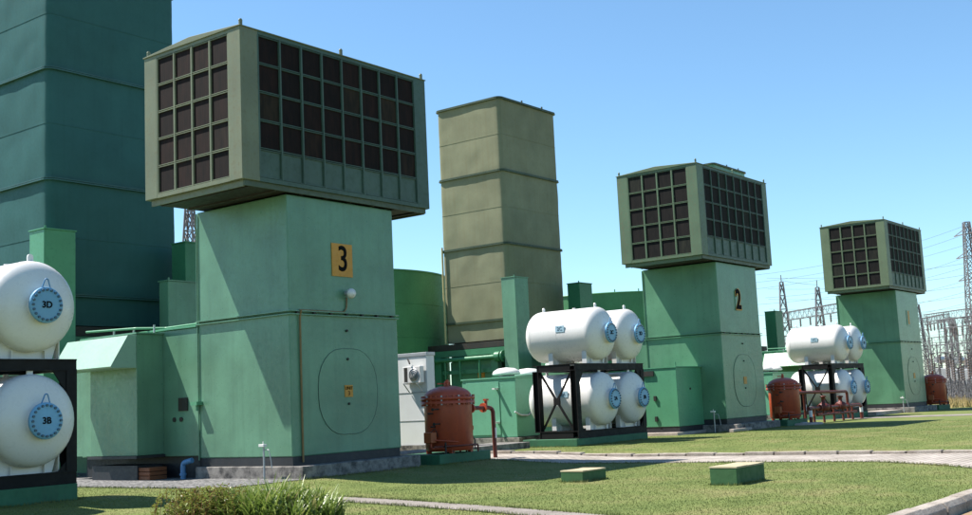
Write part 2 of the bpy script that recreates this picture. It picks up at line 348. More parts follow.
strip('road', [(-40, -18.4), (60, -18.4)], [(-40, -26), (60, -26)], M['road'], -0.096)

# kerbs: every stone is a piece
def kerb_run(name, label, stones):
    r = tag(thing(name, label, 'kerb'), None)
    return r
stone = MB(); stone.prism([(-0.13, -0.25), (0.13, -0.25), (0.13, 0.03), (0.06, 0.11), (-0.13, 0.12)], 'X', -0.485, 0.485)
sm = stone.mesh('kerb_stone', M['kerb'])
kr = thing('road_kerb', 'pale concrete kerb curving along the road in the bottom right corner', 'kerb', (0, -17.5, -0.15))
for k in range(26):
    link('kerb_stone', sm, kr, (-9 + k*1.0, random.uniform(-.01, .01), random.uniform(-.008, .008)), (0, random.uniform(-.006, .006), R(180) + random.uniform(-.012, .012)), 0.012)
flat = MB(); flat.box(-0.445, 0.445, -0.14, 0.14, -0.2, 0.085)
fm = flat.mesh('edging_stone', M['kerb'])
ke = thing('path_edging', 'long row of pale edging stones along the far side of the paved path', 'kerb', (10.66, 0, 0))
y = 2.0
while y > -17:
    g = G(10.66, y); link('edging_stone', fm, ke, (random.uniform(-.015, .015), y, g + random.uniform(-.015, .02)), (random.uniform(-.02, .02), random.uniform(-.015, .015), R(90) + random.uniform(-.02, .02)), 0.012)
    y -= 0.945

# ------------------------------------------------------------------ one generating unit
U = {3: 0.0, 2: 26.05, 1: 51.22}
HX0, HX1, HY0, HY1, ZB, ZT = -1.725, 5.774, -0.229, 3.884, 7.813, 11.956
TW, TD, ZL, ZG = 4.27, 3.834, 4.40, 0.556

CW_L, CW_F, CH = 3.06/4, 6.36/8, 3.90/5
def cell_meshes(unit):
    out = {}
    for key, wdt in (('L', CW_L), ('F', CW_F)):
        a, b = wdt/2 - 0.044, CH/2 - 0.034
        p = MB(); n = 7; vs = []
        # pleated screen, recessed
        for i in range(2*n+1):
            x = -a + 2*a*i/(2*n); d = 0.028 if i % 2 else 0.029
            vs += [(x, d, -b), (x, d, b)]
        p.add(vs, [(2*i, 2*i+2, 2*i+3, 2*i+1) for i in range(2*n)])
        f = MB(); t = 0.022
        f.box(-a-t, a+t, -0.008, 0.05, -b-t, -b); f.box(-a-t, a+t, -0.008, 0.05, b, b+t)
        f.box(-a-t, -a, -0.006, 0.05, -b, b); f.box(a, a+t, -0.006, 0.05, -b, b)
        bl = MB(); bl.box(-a, a, 0.03, 0.09, -b, b)
        out[key] = (p.mesh('filter_panel', M['filter3' if unit == 3 else 'filter2']), f.mesh('frame', M['house%d' % unit] if key == 'L' else M['front3']), bl.mesh('blank_panel', M['front3']))  # front frames and blanks take the shade-darkened copy of the house colour
    return out

def intake_tower(u, label):
    T = thing('intake_tower', label, 'intake tower', (U[u], 0, 0), 'filter intake towers of the generating units')
    bm_, hm = M['body%d' % u], M['house%d' % u]
    p = MB(); p.box(-0.16, TW+0.25, -0.55, TD, -0.3, 0.32); part('plinth', p, M['plinth'], T, 0.02)
    p = MB(); p.box(0.012, TW-0.012, 0.012, TD-0.02, 0.322, ZG); part('base_band', p, M['band'], T)
    p = MB(); p.box(0, TW+0.04, 0, TD, ZG, ZL); part('lower_body', p, bm_, T, 0.03)
    p = MB(); p.box(0, TW, 0.006, TD, ZL, ZB-0.17); part('upper_body', p, bm_, T, 0.03)
    # joint flange: two lips and the gap between
    fl = MB()
    for z in (ZL-0.055, ZL+0.035):
        fl.box(-0.075, TW+0.06, -0.075, -0.002, z, z+0.03); fl.box(-0.075, -0.002, -0.0021, TD+0.02, z, z+0.03)
    part('joint_flange', fl, bm_, T)
    cm = MB(); cm.box(-0.035, 0.035, -0.08, 0, -0.022, 0.03)
    cme = cm.mesh('flange_clip', M['dark'])
    for k in range(7): link('flange_clip', cme, T, (0.25 + k*0.63, 0, ZL))
    # hatch with a groove round it
    cx, cz, a, b, c = 2.17, 2.25, 1.17, 1.19, 0.92
    oct_ = []
    for sx, sz in ((1, 1), (-1, 1), (-1, -1), (1, -1)):
        arc = []
        for k in range(7):
            t = math.pi/2*k/6; arc.append((cx + sx*(a-c + c*math.cos(t)), cz + sz*(b-c*1.1 + c*1.1*math.sin(t))))
        oct_ += arc if sx*sz > 0 else arc[::-1]
    hp = MB(); hp.prism(oct_, 'Y', -0.012, 0.01); h = part('access_hatch', hp, bm_, T, 0.004)
    gr = MB(); gr.tube([(q[0], -0.010, q[1]) for q in oct_ + oct_[:1]], 0.008, 6); part('seal', gr, M['front3'], h)
    for zz in (3.95, 3.15, 1.9):
        k = MB(); k.cyl((cx-.02, 0.01, zz), (cx-.02, -0.05, zz), 0.035, n=10); part('bolt', k, M['dark'], T)
    tg = MB(); tg.box(cx-.17, cx+.15, -0.028, -0.012, 2.09, 2.42); t_ = part('warning_plate', tg, M['sign'], T)
    if u == 3:
        text('UNIT', 0.13, M['ink'], t_, (cx-.01, -0.032, 2.33), FRONT); text('3', 0.17, M['ink'], t_, (cx-.01, -0.032, 2.19), FRONT)
    # number plate
    if u == 3:
        sp = MB(); sp.box(1.65, 2.47, -0.02, 0.007, 5.49, 6.43); s_ = part('number_plate', sp, M['sign'], T)
        text('3', 1.02, M['ink'], s_, (2.08, -0.024, 5.965), FRONT, bold=0.012, sx=0.86)
    elif u == 2:
        sp = MB(); sp.box(1.72, 2.36, -0.02, 0.007, 5.54, 6.38); s_ = part('number_plate', sp, M['body2'], T)
        for dx_, dz_ in ((-.06, .0), (.06, -.05), (.05, .05), (-.05, -.06)): text('2', 1.28, M['sign'], s_, (2.05+dx_, -0.024-.001*dz_, 5.95+dz_), FRONT, bold=0.02, sx=0.9)
        text('2', 1.26, M['ink'], s_, (2.04, -0.034, 5.96), FRONT, bold=0.04, sx=0.9)
    else:
        sp = MB(); sp.box(1.75, 2.4, -0.02, 0.007, 5.45, 6.4); s_ = part('number_plate', sp, M['body1'], T)
        text('1', 1.05, M['sign'], s_, (2.08, -0.024, 5.92), FRONT, bold=0.07)
    if u == 3:                                                   # bulkhead lamp, its conduit and the side fittings
        lp = MB(); lp.cyl((2.2, 0.02, 5.02), (2.2, -0.14, 5.0), 0.07, n=14); l_ = part('wall_lamp', lp, M['galv'], T)
        q = MB(); q.lathe([(0.11, 0.0), (0.145, -0.03), (0.145, -0.09), (0.11, -0.15), (0.04, -0.18)], 'Y', (2.2, -0.13, 5.0), 18); part('lamp_glass', q, M['white'], l_)
        q = MB(); q.tube([(2.18, -0.03, 4.9), (2.16, -0.03, 4.6), (2.05, -0.03, 4.475), (0.34, -0.03, 4.475)], 0.022); part('conduit', q, M['rustpipe'], T)
        q = MB(); q.tube([(0.34, -0.1, 4.46), (0.34, -0.05, 4.3), (0.34, -0.04, 2.5), (0.34, -0.04, 0.4)], 0.028); part('conduit', q, M['rustpipe'], T)
        q = MB(); q.box(-0.03, 0.0, 4.32, 4.74, 1.92, 2.3)
        for k in range(5): q.box(-0.045, -0.03, 4.34, 4.72, 1.95+k*.07, 1.97+k*.07)
        part('louvre', q, M['dark'], T)
        q = MB(); q.box(-0.22, 0.0, 3.66, 3.95, 2.06, 2.16); q.cyl((-0.1, 3.8, 2.1), (-0.1, 3.8, 1.9), 0.03, n=8); part('bracket', q, M['kiosk'], T)
        for yy in (4.95, 4.63):
            q = MB(); q.cyl((0.0, yy, 1.68), (-0.03, yy, 1.68), 0.07, n=12); part('port', q, M['dark'], T)
    q = MB(); q.tube([(-0.03, TD-.02, 7.6), (-0.03, TD-.02, 0.5)], 0.02); part('conduit', q, bm_, T)
    if u == 2:
        q = MB(); q.box(TW+.045, TW+.42, 1.6, 2.2, 3.2, ZB-.17); part('shade_duct', q, M['ring3'], T)  # dark duct stands in for the shaded strip beside the tower
    # ---- filter house
    sk = MB(); sk.box(HX0+.12, HX0+.17, HY0+.12, HY1-.12, ZB-.17, ZB-.001); part('skirt', sk, hm, T)
    sk = MB(); sk.box(HX0+.12, HX1-.12, HY0+.07, HY0+.119, ZB-.15, ZB-.001); part('skirt', sk, M['ring2'], T)  # front board in a darker colour that paints in its shade
    sk = MB(); sk.box(HX1-.17, HX1-.12, HY0+.12, HY1-.12, ZB-.17, ZB-.001); part('skirt', sk, hm, T)
    ud = MB()
    ud.box(HX0+.171, HX1-.171, HY0+.12, HY1-.17, ZB-.12, ZB-.05)
    for k in range(8): ud.box(HX0+.3+k*.95, HX0+.38+k*.95, HY0+.13, HY1-.3, ZB-.165, ZB-.121)
    part('underside', ud, M['dark'], T)
    co = MB(); co.box(HX0+.12, HX1-.12, HY0+.12, HY1-.12, ZB+.05, ZT-.1); part('inner_wall', co, M['dark'], T)
    # corner posts
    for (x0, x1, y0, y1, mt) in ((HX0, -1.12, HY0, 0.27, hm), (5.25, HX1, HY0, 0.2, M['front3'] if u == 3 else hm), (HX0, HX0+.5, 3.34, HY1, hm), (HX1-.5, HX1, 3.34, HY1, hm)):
        q = MB(); q.box(x0, x1, y0, y1, ZB, ZT-.02); part('corner_post', q, mt, T, 0.012)
    # rails above and below the filters
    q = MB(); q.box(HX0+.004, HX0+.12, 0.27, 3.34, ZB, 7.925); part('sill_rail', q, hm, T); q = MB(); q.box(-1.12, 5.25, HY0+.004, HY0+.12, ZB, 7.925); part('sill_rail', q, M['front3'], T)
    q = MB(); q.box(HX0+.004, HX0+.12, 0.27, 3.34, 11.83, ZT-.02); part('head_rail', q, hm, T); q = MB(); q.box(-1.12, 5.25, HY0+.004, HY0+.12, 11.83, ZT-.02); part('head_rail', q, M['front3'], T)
    q = MB(); q.box(HX0+.2, HX1-.2, HY1-.12, HY1-.02, ZB, ZT-.02); part('back_wall', q, hm, T)
    q = MB(); q.box(HX1-.12, HX1-.02, .2, 3.34, ZB, ZT-.02); part('end_wall', q, hm, T)
    cm_ = cell_meshes(u)
    pan, fr, bl = cm_['L']
    for i in range(4):
        for j in range(5):
            o = link('filter_panel', pan, T, (HX0+.02, 0.27 + CW_L*(i+.5), 7.925 + CH*(j+.5)), (0, 0, R(-90)))
            link('frame', fr, o)
    pan, fr, bl = cm_['F']
    for i in range(8):
        for j in range(5):
            o = link('filter_panel' if j else 'blank_panel', pan if j else bl, T, (-1.115 + CW_F*(i+.5), HY0+.02, 7.925 + CH*(j+.5)))
            if j or i >= 0: link('frame', fr, o)
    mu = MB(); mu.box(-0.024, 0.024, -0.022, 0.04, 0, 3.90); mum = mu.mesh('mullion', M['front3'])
    mu2 = MB(); mu2.box(-0.022, 0.022, -0.015, 0.04, 0, 3.90); mum2 = mu2.mesh('mullion', hm)
    for i in range(9): link('mullion', mum, T, (-1.115 + CW_F*i, HY0+.02, 7.925))
    for i in range(5): link('mullion', mum2, T, (HX0+.02, 0.27 + CW_L*i, 7.925), (0, 0, R(-90)))
    # shallow gabled roof
    ym = (HY0+HY1)/2; apex = 0.14; rf = MB()
    rf.prism([(HY0-.03, ZT-.03), (HY1+.03, ZT-.03), (HY1+.03, ZT+.0), (ym+.05, ZT+apex), (ym-.02, ZT+apex), (HY0-.03, ZT+.0)], 'X', HX0-.03, HX1+.03)
    r_ = part('roof', rf, hm, T, 0.01)
    lg = MB(); lg.box(-.05, .05, -.02, .02, -.02, .14); lg.cyl((0, -.021, .13), (0, .021, .13), .055, n=10); lgm = lg.mesh('lifting_lug', hm)
    for (x, yy) in ((HX0+.08, HY0+.06), (HX0+.08, HY1-.1), ((HX0+HX1)/2+.05, HY0+.03), (HX1-.12, HY0+.05)): link('lifting_lug', lgm, r_, (x, yy, ZT+.01))
    return T

intake_tower(3, 'green tower marked 3 with a khaki filter house, largest and nearest of the three')
intake_tower(2, 'green tower marked 2 with a black-screened filter house, middle of the three')
intake_tower(1, 'smallest and farthest green tower with an olive filter house, at the right')

def enclosure(u, label):
    T = thing('turbine_enclosure', label, 'enclosure', (U[u], 0, 0), 'turbine enclosures behind the towers')
    bm_ = M['body%d' % u]
    p = MB(); p.box(0.0, TW, TD+.004, 9.6, 0.62, 4.30); part('wall', p, bm_, T, 0.02)
    p = MB(); p.box(0.1, TW-.1, TD+.1, 9.5, -0.1, 0.62); part('base', p, M['band'], T)  # dark inset box stands in for the shaded void under the raised enclosure
    p = MB(); p.box(-0.05, TW+.05, TD+.02, 9.65, 4.302, 4.36); part('roof', p, M['kiosk'], T, 0.01)
    p = MB(); p.box(-0.93, -0.002, 5.45, 7.75, 0.70, 4.20); b = part('intake_box', p, bm_, T, 0.012)
    p = MB(); p.box(-0.98, -0.002, 5.40, 7.80, 4.203, 4.25); part('box_roof', p, bm_, b)
    p = MB(); p.box(-0.90, -0.03, 5.5, 7.7, -0.05, 0.42); p.box(-1.0, -0.002, 5.4, 7.8, 0.62, 0.695); part('footing', p, M['band'], b)
    p = MB(); p.prism([(-0.935, 4.16), (-1.22, 4.16), (-1.80, 3.26), (-1.76, 3.22), (-0.935, 3.22)], 'Y', 5.46, 8.5)
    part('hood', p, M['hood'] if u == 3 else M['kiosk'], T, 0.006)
    p = MB(); p.box(-0.70, 0.0, 7.76, 9.4, 0.7, 4.1); part('side_box', p, bm_, T)
    q = MB(); q.tube([(-0.5, 8.6, 4.5), (-0.3, 6.4, 4.45), (0.3, 5.7, 4.42), (0.4, 4.2, 4.45)], 0.035); part('roof_pipe', q, M['kiosk'], T)
    for yy in (5.6, 6.6, 7.6):
        q = MB(); q.cyl((-.2, yy, 4.25), (-.2, yy, 4.5), 0.03, n=8); part('roof_stub', q, M['galv'], T)
    return T
enclosure(3, 'green enclosure with a bright sloping hood left of the tower marked 3')
enclosure(2, 'green enclosure behind the white tanks left of the tower marked 2')
enclosure(1, 'green enclosure with a pale hood behind the white tanks of the farthest rack')

# ------------------------------------------------------------------ exhaust stacks
def stack(u, label, mt, ring):
    SX, SY, SW, SD = 0.1435, 11.8224, 5.2834, 4.2788; lev = [17.762, 13.867, 9.989, 6.035, 4.95]
    T = thing('exhaust_stack', label, 'exhaust stack', (U[u]+SX, SY, 0), 'tall rectangular exhaust stacks')
    r = 0.22
    def outline(e=0.0, n=22):
        pts = []
        def seg(a, b, k):
            for i in range(k): t = i/k; pts.append((a[0]+(b[0]-a[0])*t, a[1]+(b[1]-a[1])*t))
        x0, x1, y0, y1 = -e, SW+e, -e, SD+e; rr = r + e
        def arc(cx, cy, t0):
            for i in range(4): t = t0 + math.pi/2*i/4; pts.append((cx+rr*math.cos(t), cy+rr*math.sin(t)))
        arc(x0+rr, y0+rr, math.pi); seg((x0+rr, y0), (x1-rr, y0), 8); arc(x1-rr, y0+rr, -math.pi/2); seg((x1, y0+rr), (x1, y1-rr), 3)
        arc(x1-rr, y1-rr, 0); seg((x1-rr, y1), (x0+rr, y1), 3); arc(x0+rr, y1-rr, math.pi/2); seg((x0, y1-rr), (x0, y0+rr), n)
        return pts
    O = outline(); n = len(O)
    for k in range(4):
        z1, z0 = lev[k]-.06, lev[k+1]+.06; rows = 26 if k < 3 else 6; vs = []
        for j in range(rows+1):
            t = j/rows; z = z0 + (z1-z0)*t
            for (x, y) in O:
                env = (abs(math.sin(2*math.pi*t))**0.5) if k < 3 else math.sin(math.pi*t)**0.5
                seam = 0.6 + 0.4*abs(math.cos(math.pi*t))
                d = noise.noise(Vector((x*.55+u*7, y*.55, z*.42)))*0.040 + noise.noise(Vector((x*1.6, y*1.6+u*3, z*.9)))*0.014
                d *= env
                cx, cy = SW/2, SD/2; dx, dy = (x-cx)/(SW/2), (y-cy)/(SD/2)
                if abs(dx) > abs(dy): x += math.copysign(d, dx)
                else: y += math.copysign(d, dy)
                vs.append((x, y, z))
        mb = MB(); mb.add(vs, [(j*n+i, j*n+(i+1) % n, (j+1)*n+(i+1) % n, (j+1)*n+i) for j in range(rows) for i in range(n)], True)
        mb.add(vs, [tuple(rows*n+i for i in range(n)), tuple(n-1-i for i in range(n))])
        s_ = part('stack_section', mb, mt, T)
        if k < 3:
            zm = z0 + (z1-z0)*0.5 - .012; q = MB(); P = outline(0.012)
            q.prism(P, 'Z', zm, zm+.025); part('seam', q, mt, s_)
    for k in range(4):
        q = MB(); P = outline(0.115)
        q.prism(P, 'Z', lev[k]-.055, lev[k]-.01); q.prism(outline(0.10), 'Z', lev[k]+.01, lev[k]+.055); q.prism(outline(0.03), 'Z', lev[k]-.009, lev[k]+.009)
        part('flange', q, ring, T)
    if u == 2:
        q = MB(); q.tube([(-0.13, SD-.10, 10.2), (-0.13, SD-.10, 5.0)], 0.055); part('conduit', q, M['yellowpipe'], T)
    for (x, y) in ((2.0, -.08), (3.9, -.08), (SW, 1.5)):
        q = MB(); q.box(x-.04, x+.04, y-.03, y+.03, lev[0]+.05, lev[0]+.16); part('lug', q, ring, T)
    # support platform
    q = MB(); q.box(-0.4, SW+.3, -0.5, SD+1.5, 4.62, 4.93); part('deck', q, M['dark'], T)
    q = MB(); q.box(-0.42, -0.18, -0.52, SD+1.7, 4.27, 4.60); q.box(-0.17, SW+.3, -0.5, -0.25, 4.27, 4.6); part('beam', q, M['green'], T)
    for (x, y) in ((-0.3, 0.75), (-0.3, SD+.25), (-0.3, SD+1.3), (SW, -0.3), (SW, SD+1.1)):
        q = MB(); q.box(x-.16, x+.16, y-.22, y+.22, 0, 4.27); part('column', q, M['green'], T)
    q = MB(); q.box(1.9, SW, 0.3, SD+1.2, 0, 4.615); part('plenum', q, M['green'], T)
    q = MB(); q.box(-0.36, -0.24, 0.8, SD+1.3, 3.35, 3.55); part('tie_beam', q, M['green'], T)
    q = MB(); q.box(0.2, 0.3, 0.9, SD-.1, 1.2, 4.0); sp_ = part('screen', q, M['kiosk'], T)
    q = MB(); q.box(0.17, 0.199, 1.9, 2.35, 3.1, 3.45); part('warning_plate', q, M['sign'], sp_)
    q = MB(); q.tube([(-.6, -.4, 4.1), (-.6, SD+1.2, 4.1)], .12, 12); part('header_pipe', q, M['green'], T)
    q = MB(); q.cyl((-.62, .2, 4.1), (-.62, .5, 4.1), .26, n=16); q.cyl((-.62, .0, 4.1), (-.62, .06, 4.1), .3, n=16); part('valve_body', q, M['green'], T)
    for yy in (1.6, 2.9, 3.9):
        q = MB(); q.tube([(-.6, yy, 4.05), (-.6, yy, 2.9), (-.1, yy, 2.7), (1.2, yy, 2.7)], .06, 8); part('branch_pipe', q, M['green'], T)
    return T
stack(3, 'dark teal exhaust stack rising out of frame at the left', M['stack3'], M['ring3'])
stack(2, 'khaki exhaust stack in ribbed tiers standing alone against the sky', M['stack2'], M['ring2'])
stack(1, 'exhaust stack whose top edge peeps over the middle filter house', M['body2'], M['ring2'])

def duct(u, x0, x1, y0, y1, z0, z1, mt, label):
    T = thing('duct_tower', label, 'duct', (U[u]+x0, y0, z0), 'upright box ducts beside the stacks')
    p = MB(); p.box(0, x1-x0, 0, y1-y0, 0, z1-z0-.04); part('shaft', p, mt, T, 0.015)
    p = MB(); p.box(-.03, x1-x0+.03, -.03, y1-y0+.03, z1-z0-.04, z1-z0); part('cap', p, mt, T)
    p = MB(); p.cyl((.1, .1, z1-z0), (.1, .1, z1-z0+.09), .03, n=8); part('lug', p, mt, T)
    p = MB(); p.box(-.05, x1-x0+.05, -.05, y1-y0+.05, 0, .06); part('foot_flange', p, mt, T)
duct(3, -0.58, 0.57, 10.84, 11.7, 0, 8.09, M['kiosk'], 'light green upright box duct in front of the dark teal stack')
duct(2, -0.58, 0.57, 10.84, 11.7, 0, 8.09, M['body3'], 'light green upright box duct in front of the khaki stack')
duct(3, 4.64, 5.9, 10.32, 11.1, 0, 8.02, M['green'], 'dark green box duct between the teal stack and the nearest tower')
duct(2, 4.64, 5.9, 10.32, 11.1, 0, 8.02, M['green'], 'dark green box duct just right of the khaki stack')
duct(1, 4.34, 5.6, 9.9, 10.7, 0, 7.35, M['green'], 'dark green box duct just right of the middle tower')
duct(3, 3.45, 4.7, 9.75, 10.25, 0, 6.5, M['body3'], 'short pale green box duct against the nearest tower')

# big round tanks behind
def round_tank(cx, cy, r, h, label):
    T = thing('storage_tank', label, 'storage tank', (cx, cy, 0), 'large green round tanks behind the units')
    p = MB(); p.lathe([(r, 0), (r, h)], 'Z', n=96); part('shell', p, M['tankgreen'], T)
    p = MB(); p.lathe([(r+.06, h-.05), (r+.06, h+.02), (r-.1, h+.03), (0.2, h+.25)], 'Z', n=96); part('roof', p, M['tankgreen'], T)
    for k in range(1, 5):
        p = MB(); p.lathe([(r+.004, h*k/5), (r+.02, h*k/5+.01), (r+.004, h*k/5+.02)], 'Z', n=96); part('weld_seam', p, M['tankgreen'], T)
    for t in (200, 215, 230, 245):
        p = MB(); p.cyl(((r-.05)*math.cos(R(t)), (r-.05)*math.sin(R(t)), h), ((r-.05)*math.cos(R(t)), (r-.05)*math.sin(R(t)), h+.2), .04, n=8); part('vent_stub', p, M['tankgreen'], T)
round_tank(25.05, 24, 7, 9.0, 'large green round tank between the nearest tower and the khaki stack')
round_tank(52.2, 21.5, 6.5, 9.0, 'large green round tank seen left of the middle tower')

# ------------------------------------------------------------------ racks of white tanks
def rack(u, dx, label):
    T = thing('tank_rack', label, 'rack', (U[u]-11.06+dx, 0.7, 0.09 if u == 3 else 0), 'black steel racks carrying white tanks')
    Wd, Dp, z0, z1 = 5.12, 1.98, 0.28, 3.08
    p = MB(); p.box(-0.15, Wd+.02, 0.0, Dp+.5, -0.3, z0-.004); part('plinth', p, M['plinthgreen'], T, 0.02)
    def post(x, y):
        q = MB(); q.box(x, x+.26, y, y+.03, z0+.28, z1-.26); q.box(x, x+.26, y+.23, y+.26, z0+.28, z1-.26); q.box(x+.11, x+.15, y+.03, y+.23, z0+.28, z1-.26)
        part('post', q, M['black'], T)
    for x in (0, Wd-.26):
        for y in (0, Dp-.26): post(x, y)
    for z, zz in ((z0, z0+.28), (z1-.26, z1)):
        for y in (0, Dp-.26):
            q = MB(); q.box(0, Wd, y, y+.26, z, z+.03); q.box(0, Wd, y, y+.26, zz-.03, zz); q.box(0, Wd, y+.02, y+.05, z+.03, zz-.03); part('beam', q, M['black'], T)
        for x in (0, Wd-.26, 2.3):
            q = MB(); q.box(x+.004, x+.256, .262, Dp-.262, z+.002, z+.03); q.box(x+.004, x+.256, .262, Dp-.262, zz-.03, zz-.002); q.box(x+.02, x+.05, .262, Dp-.262, z+.03, zz-.03); part('cross_beam', q, M['black'], T)
    for x in (0.13, Wd-.13):
        a, b = (x, .26, z0+.28), (x, Dp-.26, z1-.26); c, d = (x, Dp-.26, z0+.28), (x, .26, z1-.26)
        q = MB(); q.bar(a, b, .07, .07); part('brace', q, M['black'], T); q = MB(); q.bar(c, d, .066, .066); part('brace', q, M['black'], T)
        q = MB(); q.box(x-.045, x+.045, Dp/2-.13, Dp/2+.13, (z0+z1)/2-.13, (z0+z1)/2+.13); part('gusset', q, M['black'], T)
    for x, s in ((0.26, 1), (Wd-.26, -1)):                      # knee plates at the top corners of the front
        q = MB(); q.prism([(x, z1-.26), (x+s*.34, z1-.26), (x, z1-.75)], 'Y', .02, .05); part('knee_plate', q, M['black'], T)
        q = MB(); q.prism([(x, z0+.28), (x+s*.2, z0+.28), (x, z0+.5)], 'Y', .02, .05); part('knee_plate', q, M['black'], T)
    return T
def tank(x, y, z, code, label, sidecode, full=True):
    T = thing('pressure_tank', label, 'tank', (x, y, z), 'white tanks in the racks')
    r, L = 1.02, 3.62
    prof = [(0.02, 0.10)] + [(r*math.sin(t), 0.10 + 0.44*(1-math.cos(t))) for t in [math.pi/2*k/12 for k in range(1, 13)]]
    prof += [(r, 0.95), (r, 1.6), (r, 2.8)] + [(r*math.cos(t), L-.5 + .5*math.sin(t)) for t in [math.pi/2*k/12 for k in range(0, 12)]] + [(0.02, L)]
    p = MB(); p.lathe(prof, 'Y', n=48); sh = part('shell', p, M['white'], T)
    for yy in (0.56, 1.85, 3.1):
        q = MB(); q.lathe([(r-.01, yy-.012), (r+.004, yy-.006), (r+.004, yy+.006), (r-.01, yy+.012)], 'Y', n=48); part('weld_seam', q, M['white'], sh)
    # manhole cover with bolts and a handle
    mz = -0.02
    q = MB(); q.cyl((0, .16, mz), (0, -.02, mz), 0.36, n=32); mh = part('manhole_neck', q, M['white'], T)
    q = MB(); q.lathe([(0.02, -.075), (.30, -.075), (.385, -.065), (.40, -.05), (.40, .0), (.02, .0)], 'Y', (0, 0, mz), 36); cv = part('manhole_cover', q, M['blue'], T)
    bo = MB()
    bo.cyl((0, -.07, 0), (0, -.105, 0), .030, n=6)
    bme = bo.mesh('bolt', M['bolt'])
    for k in range(20):
        t = 2*math.pi*k/20; link('bolt', bme, cv, (.335*math.cos(t), 0, mz+.335*math.sin(t)))
    q = MB(); q.tube([(-.10, -.03, .36), (-.03, -.05, .56), (.03, -.05, .56), (.10, -.03, .36)], .016, 6); part('handle', q, M['bluepipe'], cv)
    q = MB(); q.box(-.09, .09, -.07, .02, .64, .78); part('nameplate', q, M['galv'], T, rot=(R(-20), 0, 0), loc=(0, .28, .02))
    text(code, .20, M['ink'], cv, (0, -.082, mz), FRONT, bold=.006)
    for yy in (0.62, 3.05):                                      # lifting eyes and saddles
        q = MB(); q.box(-.07, .07, yy-.02, yy+.02, r-.02, r+.10); q.cyl((0, yy-.021, r+.10), (0, yy+.021, r+.10), .07, n=12); part('lifting_eye', q, M['white'], T)
    for yy in (0.75, 2.30):
        poly = [(-.62, -1.16), (.62, -1.16), (.80, -.60)] + [(r*.995*math.sin(t), -r*.995*math.cos(t)) for t in [R(50 - 10*k) for k in range(11)]] + [(-.80, -.60)]
        q = MB(); q.prism(poly, 'Y', yy-.015, yy+.015); q.box(-.66, .66, yy-.12, yy+.12, -1.18, -1.158); s_ = part('saddle', q, M['white'], T)
        for xx in (-.78, -.4, .4, .74):
            q = MB(); q.box(xx-.012, xx+.012, yy-.10, yy+.10, -1.158, -.70 if abs(xx) > .5 else -.98); part('stiffener', q, M['white'], s_)
    q = MB(); q.cyl((.0, 1.6, r-.03), (0, 1.6, r+.05), .06, n=10); part('stub', q, M['white'], T)
    if sidecode:
        q = MB(); q.box(-r-.012, -r+.02, 1.45, 1.85, .10, .34); pl = part('side_plate', q, M['paleblue'], T)
        text(sidecode, .20, M['bolt'], pl, (-r-.014, 1.65, .22), SIDE)
    return T
LOWZ, UPZ = 1.72, 4.25
for u, dx, lab in ((3, 0.0, 'black steel tank rack at the left edge, cut by the frame'), (2, 0.0, 'black steel tank rack left of the middle tower'), (1, 1.0, 'farthest black steel tank rack behind red pipework')):
    rack(u, dx, lab)
    where = {3: 'left edge rack', 2: 'middle rack', 1: 'farthest rack'}[u]
    for xr, zr, c, pos in ((-7.07, UPZ, 'D', 'upper right'), (-9.28, UPZ, 'C', 'upper left'), (-7.07, LOWZ, 'B', 'lower right'), (-9.28, LOWZ, 'A', 'lower left')):
        if u == 3 and c in 'AC': continue                       # out of the picture
        lab = 'white pressure tank marked %d%s at the %s of the %s' % (u, c, pos, where)
        tank(U[u]+xr+dx*.75, 0.16, zr + (.09 if u == 3 else 0), '%d%s' % (u, c), lab, ('%d%s' % (u, c)) if c in 'AC' else None)
# a pressed-together copy of the hidden pair keeps rack 3 loaded out to the frame edge
for zr, c, pos in ((UPZ, 'C', 'upper left'), (LOWZ, 'A', 'lower left')):
    tank(-9.28, 0.16, zr+.09, '3' + c, 'white pressure tank just cut off at the %s of the left edge rack' % pos, None)

# ------------------------------------------------------------------ containers and kiosks
def container(x, y, wx, wy, h, label, mt, domes):
    T = thing('equipment_container', label, 'container', (x, y, 0), 'green equipment containers')
    p = MB(); p.box(-.1, wx, -.15, wy+.1, -.2, .30); part('plinth', p, M['plinth'], T, .015)
    p = MB(); p.box(0, wx, 0, wy, .32, h); part('wall', p, mt, T, .015)
    p = MB(); p.box(-.04, wx+.04, -.04, wy+.04, h+.002, h+.06); part('roof', p, mt, T)
    p = MB(); p.box(-.025, 0, wy*.30, wy*.92, .42, h-.12); d = part('door', p, mt, T, .008)
    for z in (.9, h-.45):
        q = MB(); q.box(-.30, -.025, wy*.31, wy*.31+.12, z, z+.07); part('door_stay', q, M['white'], d)
    for (dx, dy) in domes:
        q = MB(); q.cyl((dx, dy, h+.06), (dx, dy, h+.20), .34, n=20); v_ = part('roof_vent', q, M['galv'], T)
        q = MB(); q.lathe([(.50, h+.16), (.60, h+.18), (.60, h+.24), (.54, h+.34), (.36, h+.44), (.02, h+.48)], 'Z', (dx, dy, 0), 28); part('vent_cap', q, M['white'], v_)
    q = MB(); q.tube([(-.15, -.02, 1.35), (.1, -.12, 1.2), (.6, -.14, 1.18), (1.0, -.05, 1.3)], .04); part('hose', q, M['galv'], T)
    return T
container(17.04, 5.0, 5.4, 2.8, 2.74, 'mint green equipment container with white roof vents left of the middle rack', M['container'], ((1.05, 1.2), (3.6, 1.9)))
container(U[1]-9.2, 4.6, 5.4, 2.8, 2.74, 'mint green equipment container with white roof vents behind the farthest rack', M['container'], ((0.5, 0.8), (1.6, 0.7)))
kb = thing('cabinet', 'plain green cabinet against the side of the middle tower', 'cabinet', (U[2]-2.38, 1.11, 0))
p = MB(); p.box(0, 2.37, 0, 2.0, .36, 2.92); part('wall', p, M['kiosk'], kb, .02)
